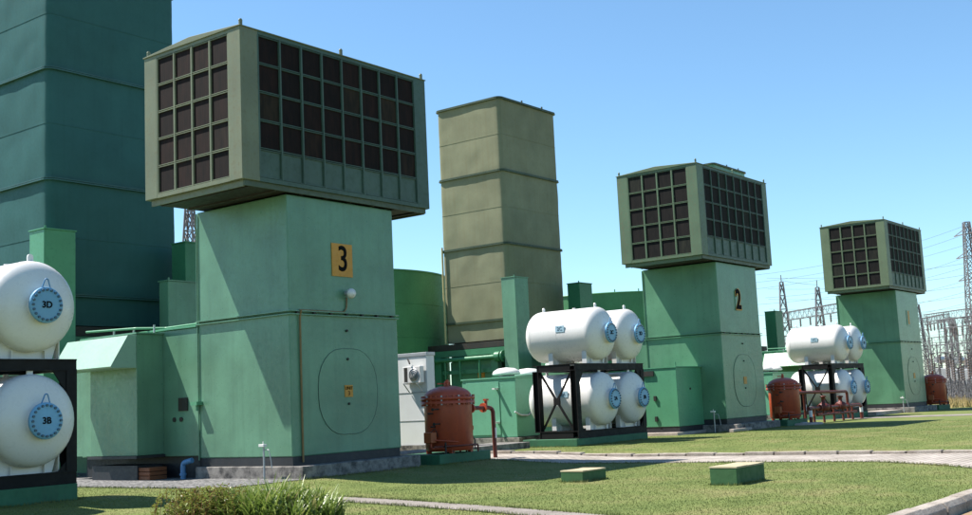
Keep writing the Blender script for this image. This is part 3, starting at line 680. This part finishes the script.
p = MB(); p.box(.02, 2.36, .02, 1.98, .12, .36); part('base_band', p, M['band'], kb)
p = MB(); p.box(-.45, 2.36, -.12, 2.1, -.2, .12); part('plinth', p, M['slab'], kb, .015)
p = MB(); p.box(-.03, 2.40, -.03, 2.03, 2.922, 2.97); part('roof', p, M['kiosk'], kb)
for (x, y, z, dx, dy) in ((-.015, 1.1, 1.5, .01, .06), (-.015, 1.1, .6, .01, .06), (-.015, 1.4, 2.6, .01, .3)):
    q = MB(); q.box(x-.06, x+.02, y-dy, y+dy, z, z+.22); part('handle', q, M['dark'], kb)
q = MB(); q.cyl((.02, .02, 2.9), (.02, .02, 3.16), .03, n=8); part('vent_pipe', q, M['kiosk'], kb)
q = MB(); q.cyl((2.2, .02, 2.9), (2.2, .02, 3.06), .03, n=8); part('vent_pipe', q, M['kiosk'], kb)
q = MB(); q.cyl((1.2, .01, 1.98), (1.2, -.03, 1.98), .05, n=10); part('port', q, M['dark'], kb)

ac = thing('control_cabin', 'white cabin with an air conditioner behind the nearest tower', 'cabin', (11.47, 5.0, 0))
p = MB(); p.box(0, .45, 0, 3.4, .30, 3.62); part('wall', p, M['whitebox'], ac, .015)
p = MB(); p.box(-.03, .48, -.03, 3.46, 3.622, 3.75); part('roof', p, M['galv'], ac, .01)
p = MB(); p.box(-.1, .55, -.1, 3.5, -.2, .30); part('plinth', p, M['plinth'], ac)
for z in (1.2, 2.25):
    p = MB(); p.box(-.012, 0, .02, 3.38, z, z+.03); part('panel_joint', p, M['galv'], ac)
au = thing('air_conditioner', 'white outdoor air conditioning unit on the wall of the white cabin', 'air conditioner', (11.45, 5.1, 2.62))
p = MB(); p.box(-.24, -.02, 0, .88, 0, .62); part('casing', p, M['white'], au, .02)
p = MB(); p.lathe([(.02, 0), (.25, 0), (.25, .02), (.02, .02)], 'Z', n=24); part('fan_grille', p, M['galv'], au, loc=(-.242, .32, .31), rot=(0, R(-90), 0))
for k in range(3):
    p = MB(); p.tube([((.07+.07*k)*math.cos(R(15*q)), (.07+.07*k)*math.sin(R(15*q)), 0) for q in range(25)], .006, 5); part('grille_ring', p, M['dark'], au, loc=(-.268, .32, .31), rot=(0, R(-90), 0))
p = MB(); p.box(-.245, -.23, .64, .80, .05, .58); part('side_grille', p, M['dark'], au)
for y in (.1, .75):
    p = MB(); p.bar((-.02, y, -.35), (-.34, y, -.03), .03); p.box(-.36, -.01, y-.02, y+.02, -.04, -.01); part('wall_bracket', p, M['galv'], au)
p = MB(); p.bar((-.06, .75, .92), (-.3, .45, .72), .05); part('hose', p, M['dark'], au)

# green steelwork between cabin and stack
# ------------------------------------------------------------------ red vessels
def vessel(x, y, label, downpipe=True):
    T = thing('filter_vessel', label, 'vessel', (x, y, 0), 'red oxide filter vessels')
    p = MB(); p.box(-1.15, 1.35, -.55, 1.1, -.3, .28); part('plinth', p, M['plinthgreen'], T, .02)
    r = .74
    p = MB(); p.lathe([(r*.9, .34), (r, .42), (r, 1.78)], 'Z', n=40); sh = part('shell', p, M['red'], T)
    p = MB(); p.lathe([(r+.10, 1.78), (r+.10, 1.86), (r+.01, 1.87), (r+.01, 1.89), (r+.10, 1.90), (r+.10, 1.98), (r, 1.99)], 'Z', n=40); fl = part('flange', p, M['red'], T)
    p = MB(); p.lathe([(r*math.cos(t), 1.99 + .34*math.sin(t)) for t in [math.pi/2*k/10 for k in range(11)]][:-1] + [(.03, 2.33)], 'Z', n=40); part('lid', p, M['red'], T)
    bo = MB(); bo.cyl((0, 0, -.14), (0, 0, .14), .022, n=6); bo.cyl((0, 0, .11), (0, 0, .15), .04, n=6); bo.cyl((0, 0, -.15), (0, 0, -.11), .04, n=6)
    bme = bo.mesh('bolt', M['red']); bm2 = MB().cyl((0, 0, -.14), (0, 0, .15), .03, n=6).mesh('bolt', M['galv'])
    for k in range(28):
        t = 2*math.pi*k/28; link('bolt', bm2 if k % 3 == 1 else bme, fl, ((r+.06)*math.cos(t), (r+.06)*math.sin(t), 1.88))
    p = MB(); p.tube([(-.12, 0, 2.3), (-.12, 0, 2.45), (.12, 0, 2.45), (.12, 0, 2.3)], .025); p.cyl((0, 0, 2.3), (0, 0, 2.52), .05, n=10); p.bar((-.35, .1, 2.40), (.1, .1, 2.40), .04); part('vent_valve', p, M['red'], T)
    for k in range(4):
        t = R(45 + 90*k); q = MB(); q.box(-.06, .06, -.06, .06, .28, .62); part('leg', q, M['red'], T, loc=((r-.1)*math.cos(t), (r-.1)*math.sin(t), 0))
    for t, z in ((180, 1.5), (185, 1.1), (178, .8), (15, 1.62), (-20, 1.9)):      # small stubs and gauges round the shell
        q = MB(); q.cyl(((r-.02)*math.cos(R(t)), (r-.02)*math.sin(R(t)), z), ((r+.22)*math.cos(R(t)), (r+.22)*math.sin(R(t)), z), .025, n=8); part('stub', q, M['dark'], T)
    # sampling pipework and switch box on the left
    q = MB(); q.box(-1.12, -.86, -.22, .08, .62, .94); sb = part('switch_box', q, M['redorange'], T, .02)
    q = MB(); q.tube([(-1.0, -.1, .62), (-1.0, -.1, .45), (-.7, -.3, .45), (-.1, -.6, .45)], .035); q.tube([(-.95, -.2, .7), (-.4, -.62, .62), (.1, -.66, .62)], .025); part('drain_pipe', q, M['red'], T)
    for x0 in (-.8, -.45, -.1, .2):
        q = MB(); q.cyl((x0, -.5, .28), (x0, -.5, .62), .03, n=8); part('valve_stem', q, M['dark'], T)
    for x0, z0 in ((-.92, 1.62), (-.88, 1.18), (.80, 1.9)):
        q = MB(); q.cyl((x0-.12, -.25, z0), (x0+.16, -.25, z0), .02, n=8); q.cyl((x0-.13, -.25, z0), (x0-.11, -.25, z0), .05, n=10); part('sample_cock', q, M['dark'], T)
    q = MB(); q.tube([(-1.1, -.3, .5), (-.2, -.72, .5), (.5, -.72, .5), (.5, -.72, .28)], .03); part('drain_pipe', q, M['darkred'], T)
    q = MB(); q.tube([(-1.0, -.05, .9), (-.9, -.2, 1.05), (-.78, -.2, .8)], .012, 6); part('cable', q, M['dark'], T)
    # right hand gauges
    q = MB(); q.tube([(.74, .0, 1.5), (.92, .0, 1.5), (.92, .0, .6), (.74, 0, .6)], .02); part('level_gauge', q, M['dark'], T)
    q = MB(); q.box(.86, 1.02, -.08, .08, 1.15, 1.32); part('gauge_box', q, M['dark'], T, .01)
    q = MB(); q.box(.98, 1.14, -.08, .08, .92, 1.06); part('gauge_box', q, M['redorange'], T, .01)
    q = MB(); q.tube([(1.0, -.05, .85), (1.15, -.1, .6), (1.0, -.2, .35)], .02); part('impulse_line', q, M['dark'], T)
    if downpipe:
        q = MB(); q.tube([(.70, -.1, 1.60), (1.85, -.15, 1.60), (2.02, -.2, 1.55), (2.05, -.2, -.2)], .068, 14); dp = part('outlet_pipe', q, M['darkred'], T)
        q = MB(); q.cyl((2.05, -.2, .62), (2.05, -.2, .95), .075, n=16); part('white_band', q, M['white'], dp)
        for xx in (1.0, 1.62):
            q = MB(); q.cyl((xx-.03, -.12, 1.6), (xx+.03, -.12, 1.6), .15, n=16); part('pipe_flange', q, M['red'], dp)
        q = MB(); q.cyl((1.75, -.14, 1.62), (1.75, -.14, 1.86), .05, n=10); q.box(1.68, 1.82, -.2, -.08, 1.82, 1.88); part('valve', q, M['red'], dp)
    return T
vessel(6.42, -0.1, 'largest red vessel with bolted lid beside the nearest tower')
vessel(U[2]+6.5, 0.0, 'dark red vessel with bolted lid just right of the middle tower')
vessel(U[1]+6.1, 0.0, 'smallest red vessel at the right of the farthest tower')

mf = thing('pipe_manifold', 'red pipe manifold with valves in front of the farthest rack', 'pipework', (U[2]+8.2, -0.7, 0))
def pipe(pts, r=.075, mt='darkred', name='pipe'): q = MB(); q.tube(pts, r, 12); return part(name, q, M[mt], mf)
pipe([(-.9, .6, 1.55), (.4, .3, 1.55), (4.9, 0, 1.5), (5.0, 0, 1.4), (5.0, 0, .1)])
pipe([(-.5, 0, .75), (6.5, -.1, .75), (6.7, -.1, .7), (6.7, -.1, -.1)], .09)
pipe([(.6, 0, .4), (6.2, 0, .4)], .07)
for x0 in (0.2, 1.5, 2.9, 4.2, 5.6):
    pipe([(x0, 0, .78), (x0, 0, -.1)], .06)
for x0, h in ((1.5, 1.25), (3.9, 1.2)):
    q = MB(); q.lathe([(.22, .6), (.30, .68), (.30, .86), (.2, .95), (.1, 1.0), (.1, h), (.16, h+.02), (.16, h+.08), (.02, h+.1)], 'Z', (x0, -.02, 0), 18); part('valve', q, M['darkred'], mf)
q = MB(); q.cyl((.2, 0, .35), (.2, 0, .68), .07, n=12); part('valve', q, M['redorange'], mf)
for x0, y0 in ((-.75, -.2), (6.7, -.1)):
    q = MB(); q.cyl((x0, y0, -.1), (x0, y0, .75), .085, n=14); st = part('stand_pipe', q, M['darkred'], mf)
    q = MB(); q.cyl((x0, y0, .35), (x0, y0, .66), .092, n=14); part('white_band', q, M['white'], st)
for x0 in (.9, 2.2, 3.4, 4.8):
    q = MB(); q.cyl((x0-.03, -.03, .75), (x0+.03, -.03, .75), .16, n=16); part('pipe_flange', q, M['darkred'], mf)

# ------------------------------------------------------------------ small things
def standpipe(x, y, label, z0=0.0):
    T = thing('stand_post', label, 'post', (x, y, z0), 'slim grey posts with white heads')
    q = MB(); q.cyl((0, 0, -.1), (0, 0, .9), .027, n=10); part('pole', q, M['galv'], T)
    q = MB(); q.box(-.06, .06, -.06, .14, .88, .95); q.cyl((0, .02, .95), (0, .02, 1.02), .015, n=6); part('head', q, M['white'], T, .01)
    q = MB(); q.tube([(0, -.02, .80), (0, -.20, .80), (0, -.28, .5), (0, -.30, .32)], .012, 6); part('branch_pipe', q, M['galv'], T)
standpipe(-0.45, 0.62, 'slim grey post with a white head beside the nearest tower', -.02)
standpipe(U[2]-.55, 0.35, 'slim grey post with a white head beside the middle tower')
standpipe(U[1]-.5, 0.0, 'slim grey post with a white head beside the farthest tower', 0)

def block(x0, x1, y0, y1, z1, label):
    T = thing('concrete_block', label, 'block', ((x0+x1)/2, (y0+y1)/2, 0), 'green painted blocks on the lawn')
    g = G((x0+x1)/2, (y0+y1)/2); a, b = (x1-x0)/2, (y1-y0)/2
    q = MB(); q.box(-a, a, -b, b, g-.1, z1-.03); part('body', q, M['blockgreen'], T, .012)
    n = 5
    for k in range(n):
        q = MB(); q.box(-a-.01+2*a*k/n+.004, -a+.01+2*a*(k+1)/n-.024, -b-.012, b+.012, z1-.03, z1+random.uniform(0, .008)); part('top_slab', q, M['blocktop'], T, .006)
block(0.55, 1.9, -12.4, -11.8, 0.21, 'taller green concrete block with a bare top on the lawn at the right')
block(1.1, 2.1, -8.35, -7.75, 0.10, 'lower green concrete block in the shade edge at the middle of the lawn')
sb = thing('drain_cover', 'pale flat drain cover on the lawn before the farthest rack', 'drain cover', (33.2, -.6, 0))
q = MB(); q.lathe([(.95, -.05), (.95, .06), (.88, .08), (.05, .09)], 'Z', n=28); part('cover', q, M['slab'], sb)
q = MB(); q.lathe([(.2, .085), (.2, .11), (.03, .12)], 'Z', n=16); part('knob', q, M['galv'], sb)

bp = thing('water_pipe', 'blue elbow pipe coming out of the ground by the gravel', 'pipe', (-.3, 4.2, 0))
q = MB(); q.tube([(0, 0, -.1), (0, 0, .38), (0, -.05, .46), (.05, -.35, .52)], .075, 12); part('elbow', q, M['bluepipe'], bp)
q = MB(); q.cyl((0, 0, .1), (0, 0, .16), .1, n=14); part('collar', q, M['bluepipe'], bp)
ob = thing('timber_crate', 'orange brown crate lying under the enclosure by the gravel', 'crate', (-.55, 5.55, 0))
for k in range(3):
    q = MB(); q.box(-.3, .3, -.55, .55, .01+k*.12, .115+k*.12); part('board', q, M['brickwood'], ob, .01)
# concrete apron and footing slabs
q = MB(); q.box(U[2]-1.0, U[2]+.9, -.75, -.552, -.2, .14); sl = tag(part('footing_slab', q, M['slab'], None, .01), 'low pinkish footing slab at the corner of the middle tower', 'slab')
q = MB(); q.box(U[1]-5.0, U[1]-.2, .2, 1.6, -.2, .20); sl = tag(part('footing_slab', q, M['slab'], None, .01), 'low grey footing slab left of the farthest tower', 'slab')
q = MB(); q.box(4.9, 14.5, 2.6, 4.4, -.2, .22); tag(part('concrete_apron', q, M['plinth'], None, .02), kind='structure')

# ------------------------------------------------------------------ switchyard
def lattice(mb, base, top, w0, w1, n, t=.10, rot=0.0):
    b = Vector(base); tt = Vector(top); ca, sa = math.cos(rot), math.sin(rot)
    def pt(k, i, j):
        f = k/n; c = b.lerp(tt, f); w_ = (w0 + (w1-w0)*f)/2
        return c + Vector((ca*i*w_ - sa*j*w_, sa*i*w_ + ca*j*w_, 0))
    cs = ((-1,-1), (1,-1), (1,1), (-1,1))
    for c in cs: mb.bar(pt(0, *c), pt(n, *c), t)
    for k in range(n):
        for a, d in ((0,1), (1,2), (2,3), (3,0)):
            mb.bar(pt(k, *cs[a]), pt(k+1, *cs[d]), t*.6); mb.bar(pt(k, *cs[d]), pt(k+1, *cs[a]), t*.6)
            mb.bar(pt(k+1, *cs[a]), pt(k+1, *cs[d]), t*.6)
def truss(mb, p0, p1, w_, n, t=.05):
    p0 = Vector(p0); p1 = Vector(p1); d = (p1-p0).normalized(); s_ = d.cross(Vector((0,0,1))).normalized(); u_ = Vector((0,0,1))
    def pt(k, i, j): return p0.lerp(p1, k/n) + s_*(i*w_/2) + u_*(j*w_/2)
    cs = ((-1,-1), (1,-1), (1,1), (-1,1))
    for c in cs: mb.bar(pt(0, *c), pt(n, *c), t)
    for k in range(n):
        for a, b in ((0,1), (1,2), (2,3), (3,0)): mb.bar(pt(k, *cs[a]), pt(k+1, *cs[b]), t*.6); mb.bar(pt(k, *cs[b]), pt(k, *cs[a]), t*.6)
def mast(x, y, h, w0, label, w1=.35, n=9, t=.10, group='slender lattice masts of the switchyard'):
    T = thing('lattice_mast', label, 'lattice mast', (x, y, 0), group)
    q = MB(); lattice(q, (0, 0, 0), (0, 0, h), w0, w1, n, t, .5); part('frame', q, M['lattice'], T)
    q = MB(); q.cyl((0, 0, h), (0, 0, h+.8), .05, n=6); part('spike', q, M['lattice'], T)
mast(102.4, 28.8, 14.0, 2.0, 'left of two lattice masts behind the duct beside the middle tower')
mast(104.9, 25.6, 13.2, 2.0, 'right of two lattice masts above the farthest white tanks')
mast(122.2, 19.8, 11.4, 2.0, 'lattice mast just right of the farthest tower')
mast(54.4, 73.4, 25.5, 3.2, 'lattice mast seen between the teal stack and the nearest tower', .5, 12, .16)
def gantry(p0, p1, h, label, cols=2, w_=0.9):
    T = thing('gantry', label, 'gantry', (p0[0], p0[1], 0), 'lattice gantries of the switchyard')
    d = Vector((p1[0]-p0[0], p1[1]-p0[1], 0))
    for k in range(cols):
        c = d*(k/(cols-1)); q = MB(); lattice(q, c, c + Vector((0, 0, h)), w_*1.0, w_*.7, 7, .04, .4); part('column', q, M['lattice'], T)
    q = MB(); truss(q, Vector((0, 0, h-.4)), d + Vector((0, 0, h-.4)), w_, int(d.length/1.2)+2); part('beam', q, M['lattice'], T)
    n = 6
    for k in range(n):
        c = d*((k+.5)/n); q = MB(); q.lathe([(.05, 0), (.13, -.1), (.06, -.2), (.13, -.3), (.06, -.4), (.13, -.5), (.06, -.6), (.13, -.7), (.05, -.9)], 'Z', (c.x, c.y, h-.9), 8); part('insulator', q, M['insul'], T)
# positions along the switchyard, which lies beyond the last tower
cx, cy = -21.06, -22.68
def far(px, d):                                                  # bearing measured from the road's end, distance in metres
    a = (px - 486)/1138.0; v_ = Vector((F.x, F.y, 0)) + Vector((RT.x, RT.y, 0))*a
    return (cx + v_.x*d, cy + v_.y*d)
gantry(far(781, 130), far(842, 118), 10.4, 'lattice gantry between the two masts left of the farthest tower')
gantry(far(775, 150), far(850, 135), 8.6, 'lower lattice gantry behind the farthest white tanks')
gantry(far(919, 150), far(940, 143), 10.2, 'tallest lattice gantry just right of the farthest tower')
gantry(far(935, 120), far(985, 112), 8.2, 'near lattice gantry crossing the right edge of the frame', 3)
gantry(far(918, 165), far(990, 150), 11.4, 'far high lattice gantry on the right', 4, 1.1)
gantry(far(925, 105), far(990, 98), 5.2, 'low lattice gantry above the equipment on the right', 4, .7)
gantry(far(922, 185), far(1000, 175), 9.0, 'faint low gantry at the back of the switchyard on the right', 5, .9)
gantry(far(945, 140), far(948, 175), 9.6, 'gantry running away from the camera in the right switchyard', 3, .8)
gantry(far(790, 175), far(905, 165), 9.6, 'distant gantry glimpsed above the farthest white tanks', 5, .9)
k = 0
for px, d in [(918,112),(920,130),(924,140),(931,118),(938,104),(946,134),(953,120),(964,114),(972,118),(967,94),(958,84),(943,92),(922,100),(929,108),(936,96),(941,112),(947,103),(952,97),(957,110),(962,101),(968,106),(973,98),(926,120),(933,128),(944,124),(955,130),(965,126),(950,88),(960,90),(970,86)]:
    x, y = far(px, d); h = random.uniform(2.6, 4.4)
    T = thing('post_insulator', 'brown post insulator on a steel stand in the switchyard', 'insulator', (x, y, 0), 'post insulators of the switchyard')
    q = MB(); lattice(q, (0, 0, 0), (0, 0, h*.5), .45, .35, 2, .045); part('stand', q, M['lattice'], T)
    prof = [];  z = h*.5
    while z < h: prof += [(.07, z), (.13, z+.06), (.07, z+.12)]; z += .2
    q = MB(); q.lathe(prof, 'Z', n=10); part('insulator', q, M['insul'], T)
    q = MB(); q.bar((-.9, 0, h), (.9, 0, h), .08); part('busbar', q, M['lattice'], T)
for px, d, h in ((940, 118, 3.2), (958, 116, 3.0)):
    x, y = far(px, d); T = thing('transformer', 'grey %s transformer standing in the switchyard' % ('left' if px < 950 else 'right'), 'transformer', (x, y, 0))
    q = MB(); q.box(-1.6, 1.6, -1.1, 1.1, .3, h); part('tank', q, M['galv'], T, .05)
    for k in range(7): q = MB(); q.box(-1.5+k*.45, -1.42+k*.45, -1.7, -1.1, .5, h-.4); part('radiator_fin', q, M['galv'], T)
    for k in range(3): q = MB(); q.lathe([(.14, h), (.22, h+.1), (.12, h+.25), (.2, h+.4), (.1, h+.6), (.16, h+.75), (.05, h+1.2)], 'Z', (-.9+k*.9, 0, 0), 10); part('bushing', q, M['insul'], T)
    q = MB(); q.cyl((-1.2, .9, h+.9), (1.2, .9, h+.9), .35, n=14); part('conservator', q, M['galv'], T)
# the tall pylon cut by the right edge
px_, py_ = 187.6, 29.5
T = thing('transmission_pylon', 'tall thin lattice pylon cut by the right edge of the frame', 'pylon', (px_, py_, 0))
q = MB(); lattice(q, (0, 0, 0), (0, 0, 29.5), 3.6, .9, 14, .16, .6); part('frame', q, M['lattice'], T)
for h in (27.5, 23.5, 19.5):
    q = MB(); q.bar((-2.2, -2.8, h), (2.2, 2.8, h), .16); q.bar((-2.2, -2.8, h), (0, 0, h+1.1), .1); q.bar((2.2, 2.8, h), (0, 0, h+1.1), .1); part('cross_arm', q, M['lattice'], T)
# wires from the pylon down over the yard
def wire(a, b, sag, label, r=.018):
    A, B = Vector(a), Vector(b); pts = [A.lerp(B, t/14) - Vector((0, 0, sag*4*(t/14)*(1-t/14))) for t in range(15)]
    q = MB(); q.tube(pts, r, 4); return tag(part('overhead_wire', q, M['lattice']), label, 'wire', 'overhead wires')
k = 0
for h, s_ in ((29.0, 0), (27.3, 1), (25.8, -1), (23.3, 1), (22.0, -1), (19.3, 1), (17.8, -1), (15.6, 0), (14.2, 1), (12.6, -1), (11.2, 0)):
    a = (px_ + s_*1.6, py_ + s_*2.0, h); b = (138 + k*1.3, 48 + (k % 3)*3, h*.5 + 4.5 - .12*k)
    wire(a, b, 1.2, 'thin sagging overhead wire running from the tall pylon', .024); k += 1
for k in range(11):
    x0, y0 = far(765, 130+4*k); x1, y1 = far(1010, 120+3*k)
    wire((x0, y0, 14.5-.9*k), (x1, y1, 14.8-.95*k), .8, 'thin level overhead wire strung across the switchyard', .02)
x0, y0 = far(772, 131)
wire((102.4, 28.8, 14.2), (104.9, 25.6, 13.5), .1, 'short wire linking the two masts left of the farthest tower', .02)

# ------------------------------------------------------------------ grass, dry grass, planting
def blades(name, pts, h0, h1, wd, mat, label, cat):
    n = len(pts); az = rng.uniform(0, 2*np.pi, n); h = rng.uniform(h0, h1, n); ln = rng.uniform(0, .7, n)*h; la = rng.uniform(0, 2*np.pi, n); w_ = wd*rng.uniform(.6, 1.3, n)
    dx, dy = np.cos(az)*w_/2, np.sin(az)*w_/2
    V = np.empty((n, 3, 3)); V[:, 0] = pts + np.stack([-dx, -dy, 0*dx], 1); V[:, 1] = pts + np.stack([dx, dy, 0*dx], 1)
    V[:, 2] = pts + np.stack([np.cos(la)*ln, np.sin(la)*ln, h], 1)
    me = bpy.data.meshes.new(name); me.vertices.add(3*n); me.vertices.foreach_set('co', V.reshape(-1)); me.loops.add(3*n); me.loops.foreach_set('vertex_index', np.arange(3*n, dtype=np.int32))
    me.polygons.add(n); me.polygons.foreach_set('loop_start', np.arange(0, 3*n, 3, dtype=np.int32)); me.update(calc_edges=True); me.validate(); me.materials.append(mat)
    o = bpy.data.objects.new(name, me); COL.objects.link(o); return tag(o, label, cat, kind='stuff')
def Sv(t): t = np.clip(t, 0, 1); return t*t*(3-2*t)
def Gv(x, y): return -0.15*Sv(-y/4.0)*(1-Sv((x-11)/7.0))
def edge_x(poly, y):
    P = sorted(poly, key=lambda q: q[1]); return np.interp(y, [q[1] for q in P], [q[0] for q in P])
N = 560000
d = 9 + 48*rng.random(N)**1.35; a = rng.uniform(-.47, .47, N)
fx = F.x/math.hypot(F.x, F.y); fy = F.y/math.hypot(F.x, F.y)
X = cx + d*(fx*np.cos(a) + fy*np.sin(a)); Y = cy + d*(fy*np.cos(a) - fx*np.sin(a))
ok = (Y > -17.62) & ~((X > edge_x(PL, Y)+.03) & (X < 10.78) & (Y < 6))
gl = edge_x([(-2.0, -1.5), (-2.95, -4.6), (-3.4, -6.8), (-4.28, -10.0), (-5.1, -12.6), (-6.3, -16.5)], Y)
jit = rng.normal(0, .04, N)
ok &= ~((X < gl + jit) & (X > gl-.8 + jit) & (Y < -1.5))
ok &= ~((X > -3.05 + jit) & (X < 6.0) & (Y > -.6)) & ~((X > 4.5) & (X < 15) & (Y > 2.4)) & ~((X > 40.4) & (X < 43.6))
for (x0, x1, y0, y1) in ((-.1, 4.6, -.6, 5), (U[2]-3, U[2]+5, -.6, 5), (U[1]-1, U[1]+5, -.6, 5), (-11.3, -5.9, .6, 4), (U[2]-11.3, U[2]-5.9, .6, 4), (U[1]-10.3, U[1]-4.9, .6, 4), (.5, 1.95, -12.45, -11.75), (1.05, 2.15, -8.4, -7.7), (4.9, 8, -.8, 2), (U[2]+5.2, U[2]+8, -.7, 2), (14, 24, 4, 9)):
    ok &= ~((X > x0) & (X < x1) & (Y > y0) & (Y < y1))
X, Y = X[ok], Y[ok]
blades('lawn_grass', np.stack([X, Y, Gv(X, Y)-.012], 1), .012, .032, .013, M['blade'], 'short mown grass of the lawn', 'grass')
def fringe(lines, per_m, spread):
    out = []
    for P in lines:
        for (xa, ya), (xb, yb) in zip(P[:-1], P[1:]):
            L = math.hypot(xb-xa, yb-ya); k = int(L*per_m); t = rng.random(k)
            clump = .5 + .5*np.sin(t*L*3.1)*np.sin(t*L*1.3+1); keep = rng.random(k) < .25 + .75*clump; t = t[keep]; k = len(t)
            out.append(np.stack([xa+(xb-xa)*t + rng.normal(0, spread, k), ya+(yb-ya)*t + rng.normal(0, spread, k)], 1))
    P = np.concatenate(out); return np.stack([P[:, 0], P[:, 1], Gv(P[:, 0], P[:, 1])-.01], 1)
GE = [(-2.0, -1.5), (-2.95, -4.6), (-3.4, -6.8), (-4.28, -10.0), (-5.1, -12.6), (-6.3, -16.5)]
def rect(x0, x1, y0, y1): return [(x0, y0), (x1, y0), (x1, y1), (x0, y1), (x0, y0)]
EL = [GE, [(x-.8, y-.15) for x, y in GE], PL, [(10.82, 2), (10.82, -17)], [(-9, -17.34), (16, -17.34)], rect(.53, 1.92, -12.42, -11.78), rect(1.08, 2.12, -8.37, -7.73), [(-.1, -.6), (4.6, -.6)], [(-3.1, 8), (-3.1, .8)],
      rect(-11.3, -5.8, .66, 3.2), rect(U[2]-11.3, U[2]-5.8, .66, 3.2), rect(U[2]-1, U[2]+4.6, -.8, 0), [(5.2, -.7), (7.9, -.7)]]
blades('edge_grass', fringe(EL, 260, .045), .03, .08, .014, M['blade'], 'longer uncut grass along kerbs and footings', 'grass')
n = 26000; X = rng.uniform(60, 100, n); Y = rng.uniform(-14, 14, n)
blades('dry_grass', np.stack([X, Y, 0*X-.02], 1), .25, .75, .06, M['dryblade'], 'tall dry yellow grass at the edge of the switchyard', 'grass')

# strap leaved clump in the foreground
def leaf_strip(mb, base, az, L, bend, wd, n=6, twist=0.0):
    p = Vector(base); el = R(random.uniform(70, 88)); vs = []
    for k in range(n+1):
        t = k/n; w_ = wd*(0.75 + .5*t)*(1-t**2.2) + .0015
        s_ = Vector((-math.sin(az+twist*t), math.cos(az+twist*t), 0))
        vs += [p - s_*w_/2, p + s_*w_/2]
        p = p + Vector((math.cos(az)*math.cos(el), math.sin(az)*math.cos(el), math.sin(el)))*(L/n); el -= bend/n
    mb.add(vs, [(2*k, 2*k+1, 2*k+3, 2*k+2) for k in range(n)], True)
ca = Vector((RT.x, RT.y, 0)).normalized(); cf = Vector((fx, fy, 0))
def at_plant(s_, t): q = Vector((-7.6, -7.5, 0)) + ca*s_ + cf*t; return q
T = thing('strap_leaf_plant', 'bright green strap-leaved plant clump at the bottom of the picture', 'plant', at_plant(.4, 0) + Vector((0, 0, -.15)))
org = at_plant(.4, 0)
for c in range(150):
    s_ = random.uniform(-.75, 1.25); t = random.uniform(-1.3, .45)
    if (s_-.2)**2/1.3 + (t+.4)**2/.9 > 1: continue
    mb = MB(); b0 = at_plant(s_, t) - org; hs = .92*(1 - .45*((s_-.25)**2/1.2 + (t+.4)**2/1.2))
    for k in range(random.randint(12, 20)):
        b = b0 + Vector((random.gauss(0, .05), random.gauss(0, .05), 0))
        leaf_strip(mb, b, random.uniform(0, 2*math.pi), random.uniform(.7, 1.1)*hs, R(random.uniform(30, 115)), random.uniform(.026, .046), twist=random.uniform(-.5, .5))
    part('leaf_fan', mb, M['strap'], T)
T = thing('russet_shrub', 'loose russet and olive shrub left of the strap-leaved clump', 'shrub', at_plant(-1.0, -.2) + Vector((0, 0, -.15)))
org = at_plant(-1.0, -.2); st = MB(); lf = MB()
for c in range(300):
    b = at_plant(random.gauss(-.86, .30), random.gauss(-.55, .4)) - org; h = random.uniform(.35, .72)
    tip = b + Vector((random.gauss(0, .13), random.gauss(0, .13), h)); st.tube([b, b.lerp(tip, .5) + Vector((random.gauss(0, .03), random.gauss(0, .03), 0)), tip], .004, 4)
    for k in range(26):
        q = b.lerp(tip, random.uniform(.25, 1.0)); a = random.uniform(0, 2*math.pi); L = random.uniform(.04, .095); e = random.uniform(-.2, .9)
        dv = Vector((math.cos(a), math.sin(a), e)).normalized()*L; s_ = dv.cross(Vector((random.random(), random.random(), 1))).normalized()*L*.28
        lf.add([q, q + dv*.5 - s_, q + dv, q + dv*.5 + s_], [(0, 1, 2, 3)])
part('stems', st, M['brickwood'], T); tag(part('leaves', lf, M['shrub'], T), kind='stuff')
q = MB(); q.lathe([(1.35, 0), (1.1, .03), (.02, .05)], 'Z', (0, 0, 0), 24)
c = at_plant(0, -.5); tag(part('flower_bed', q, M['soil'], None, loc=(c.x, c.y, -.155)), kind='structure')
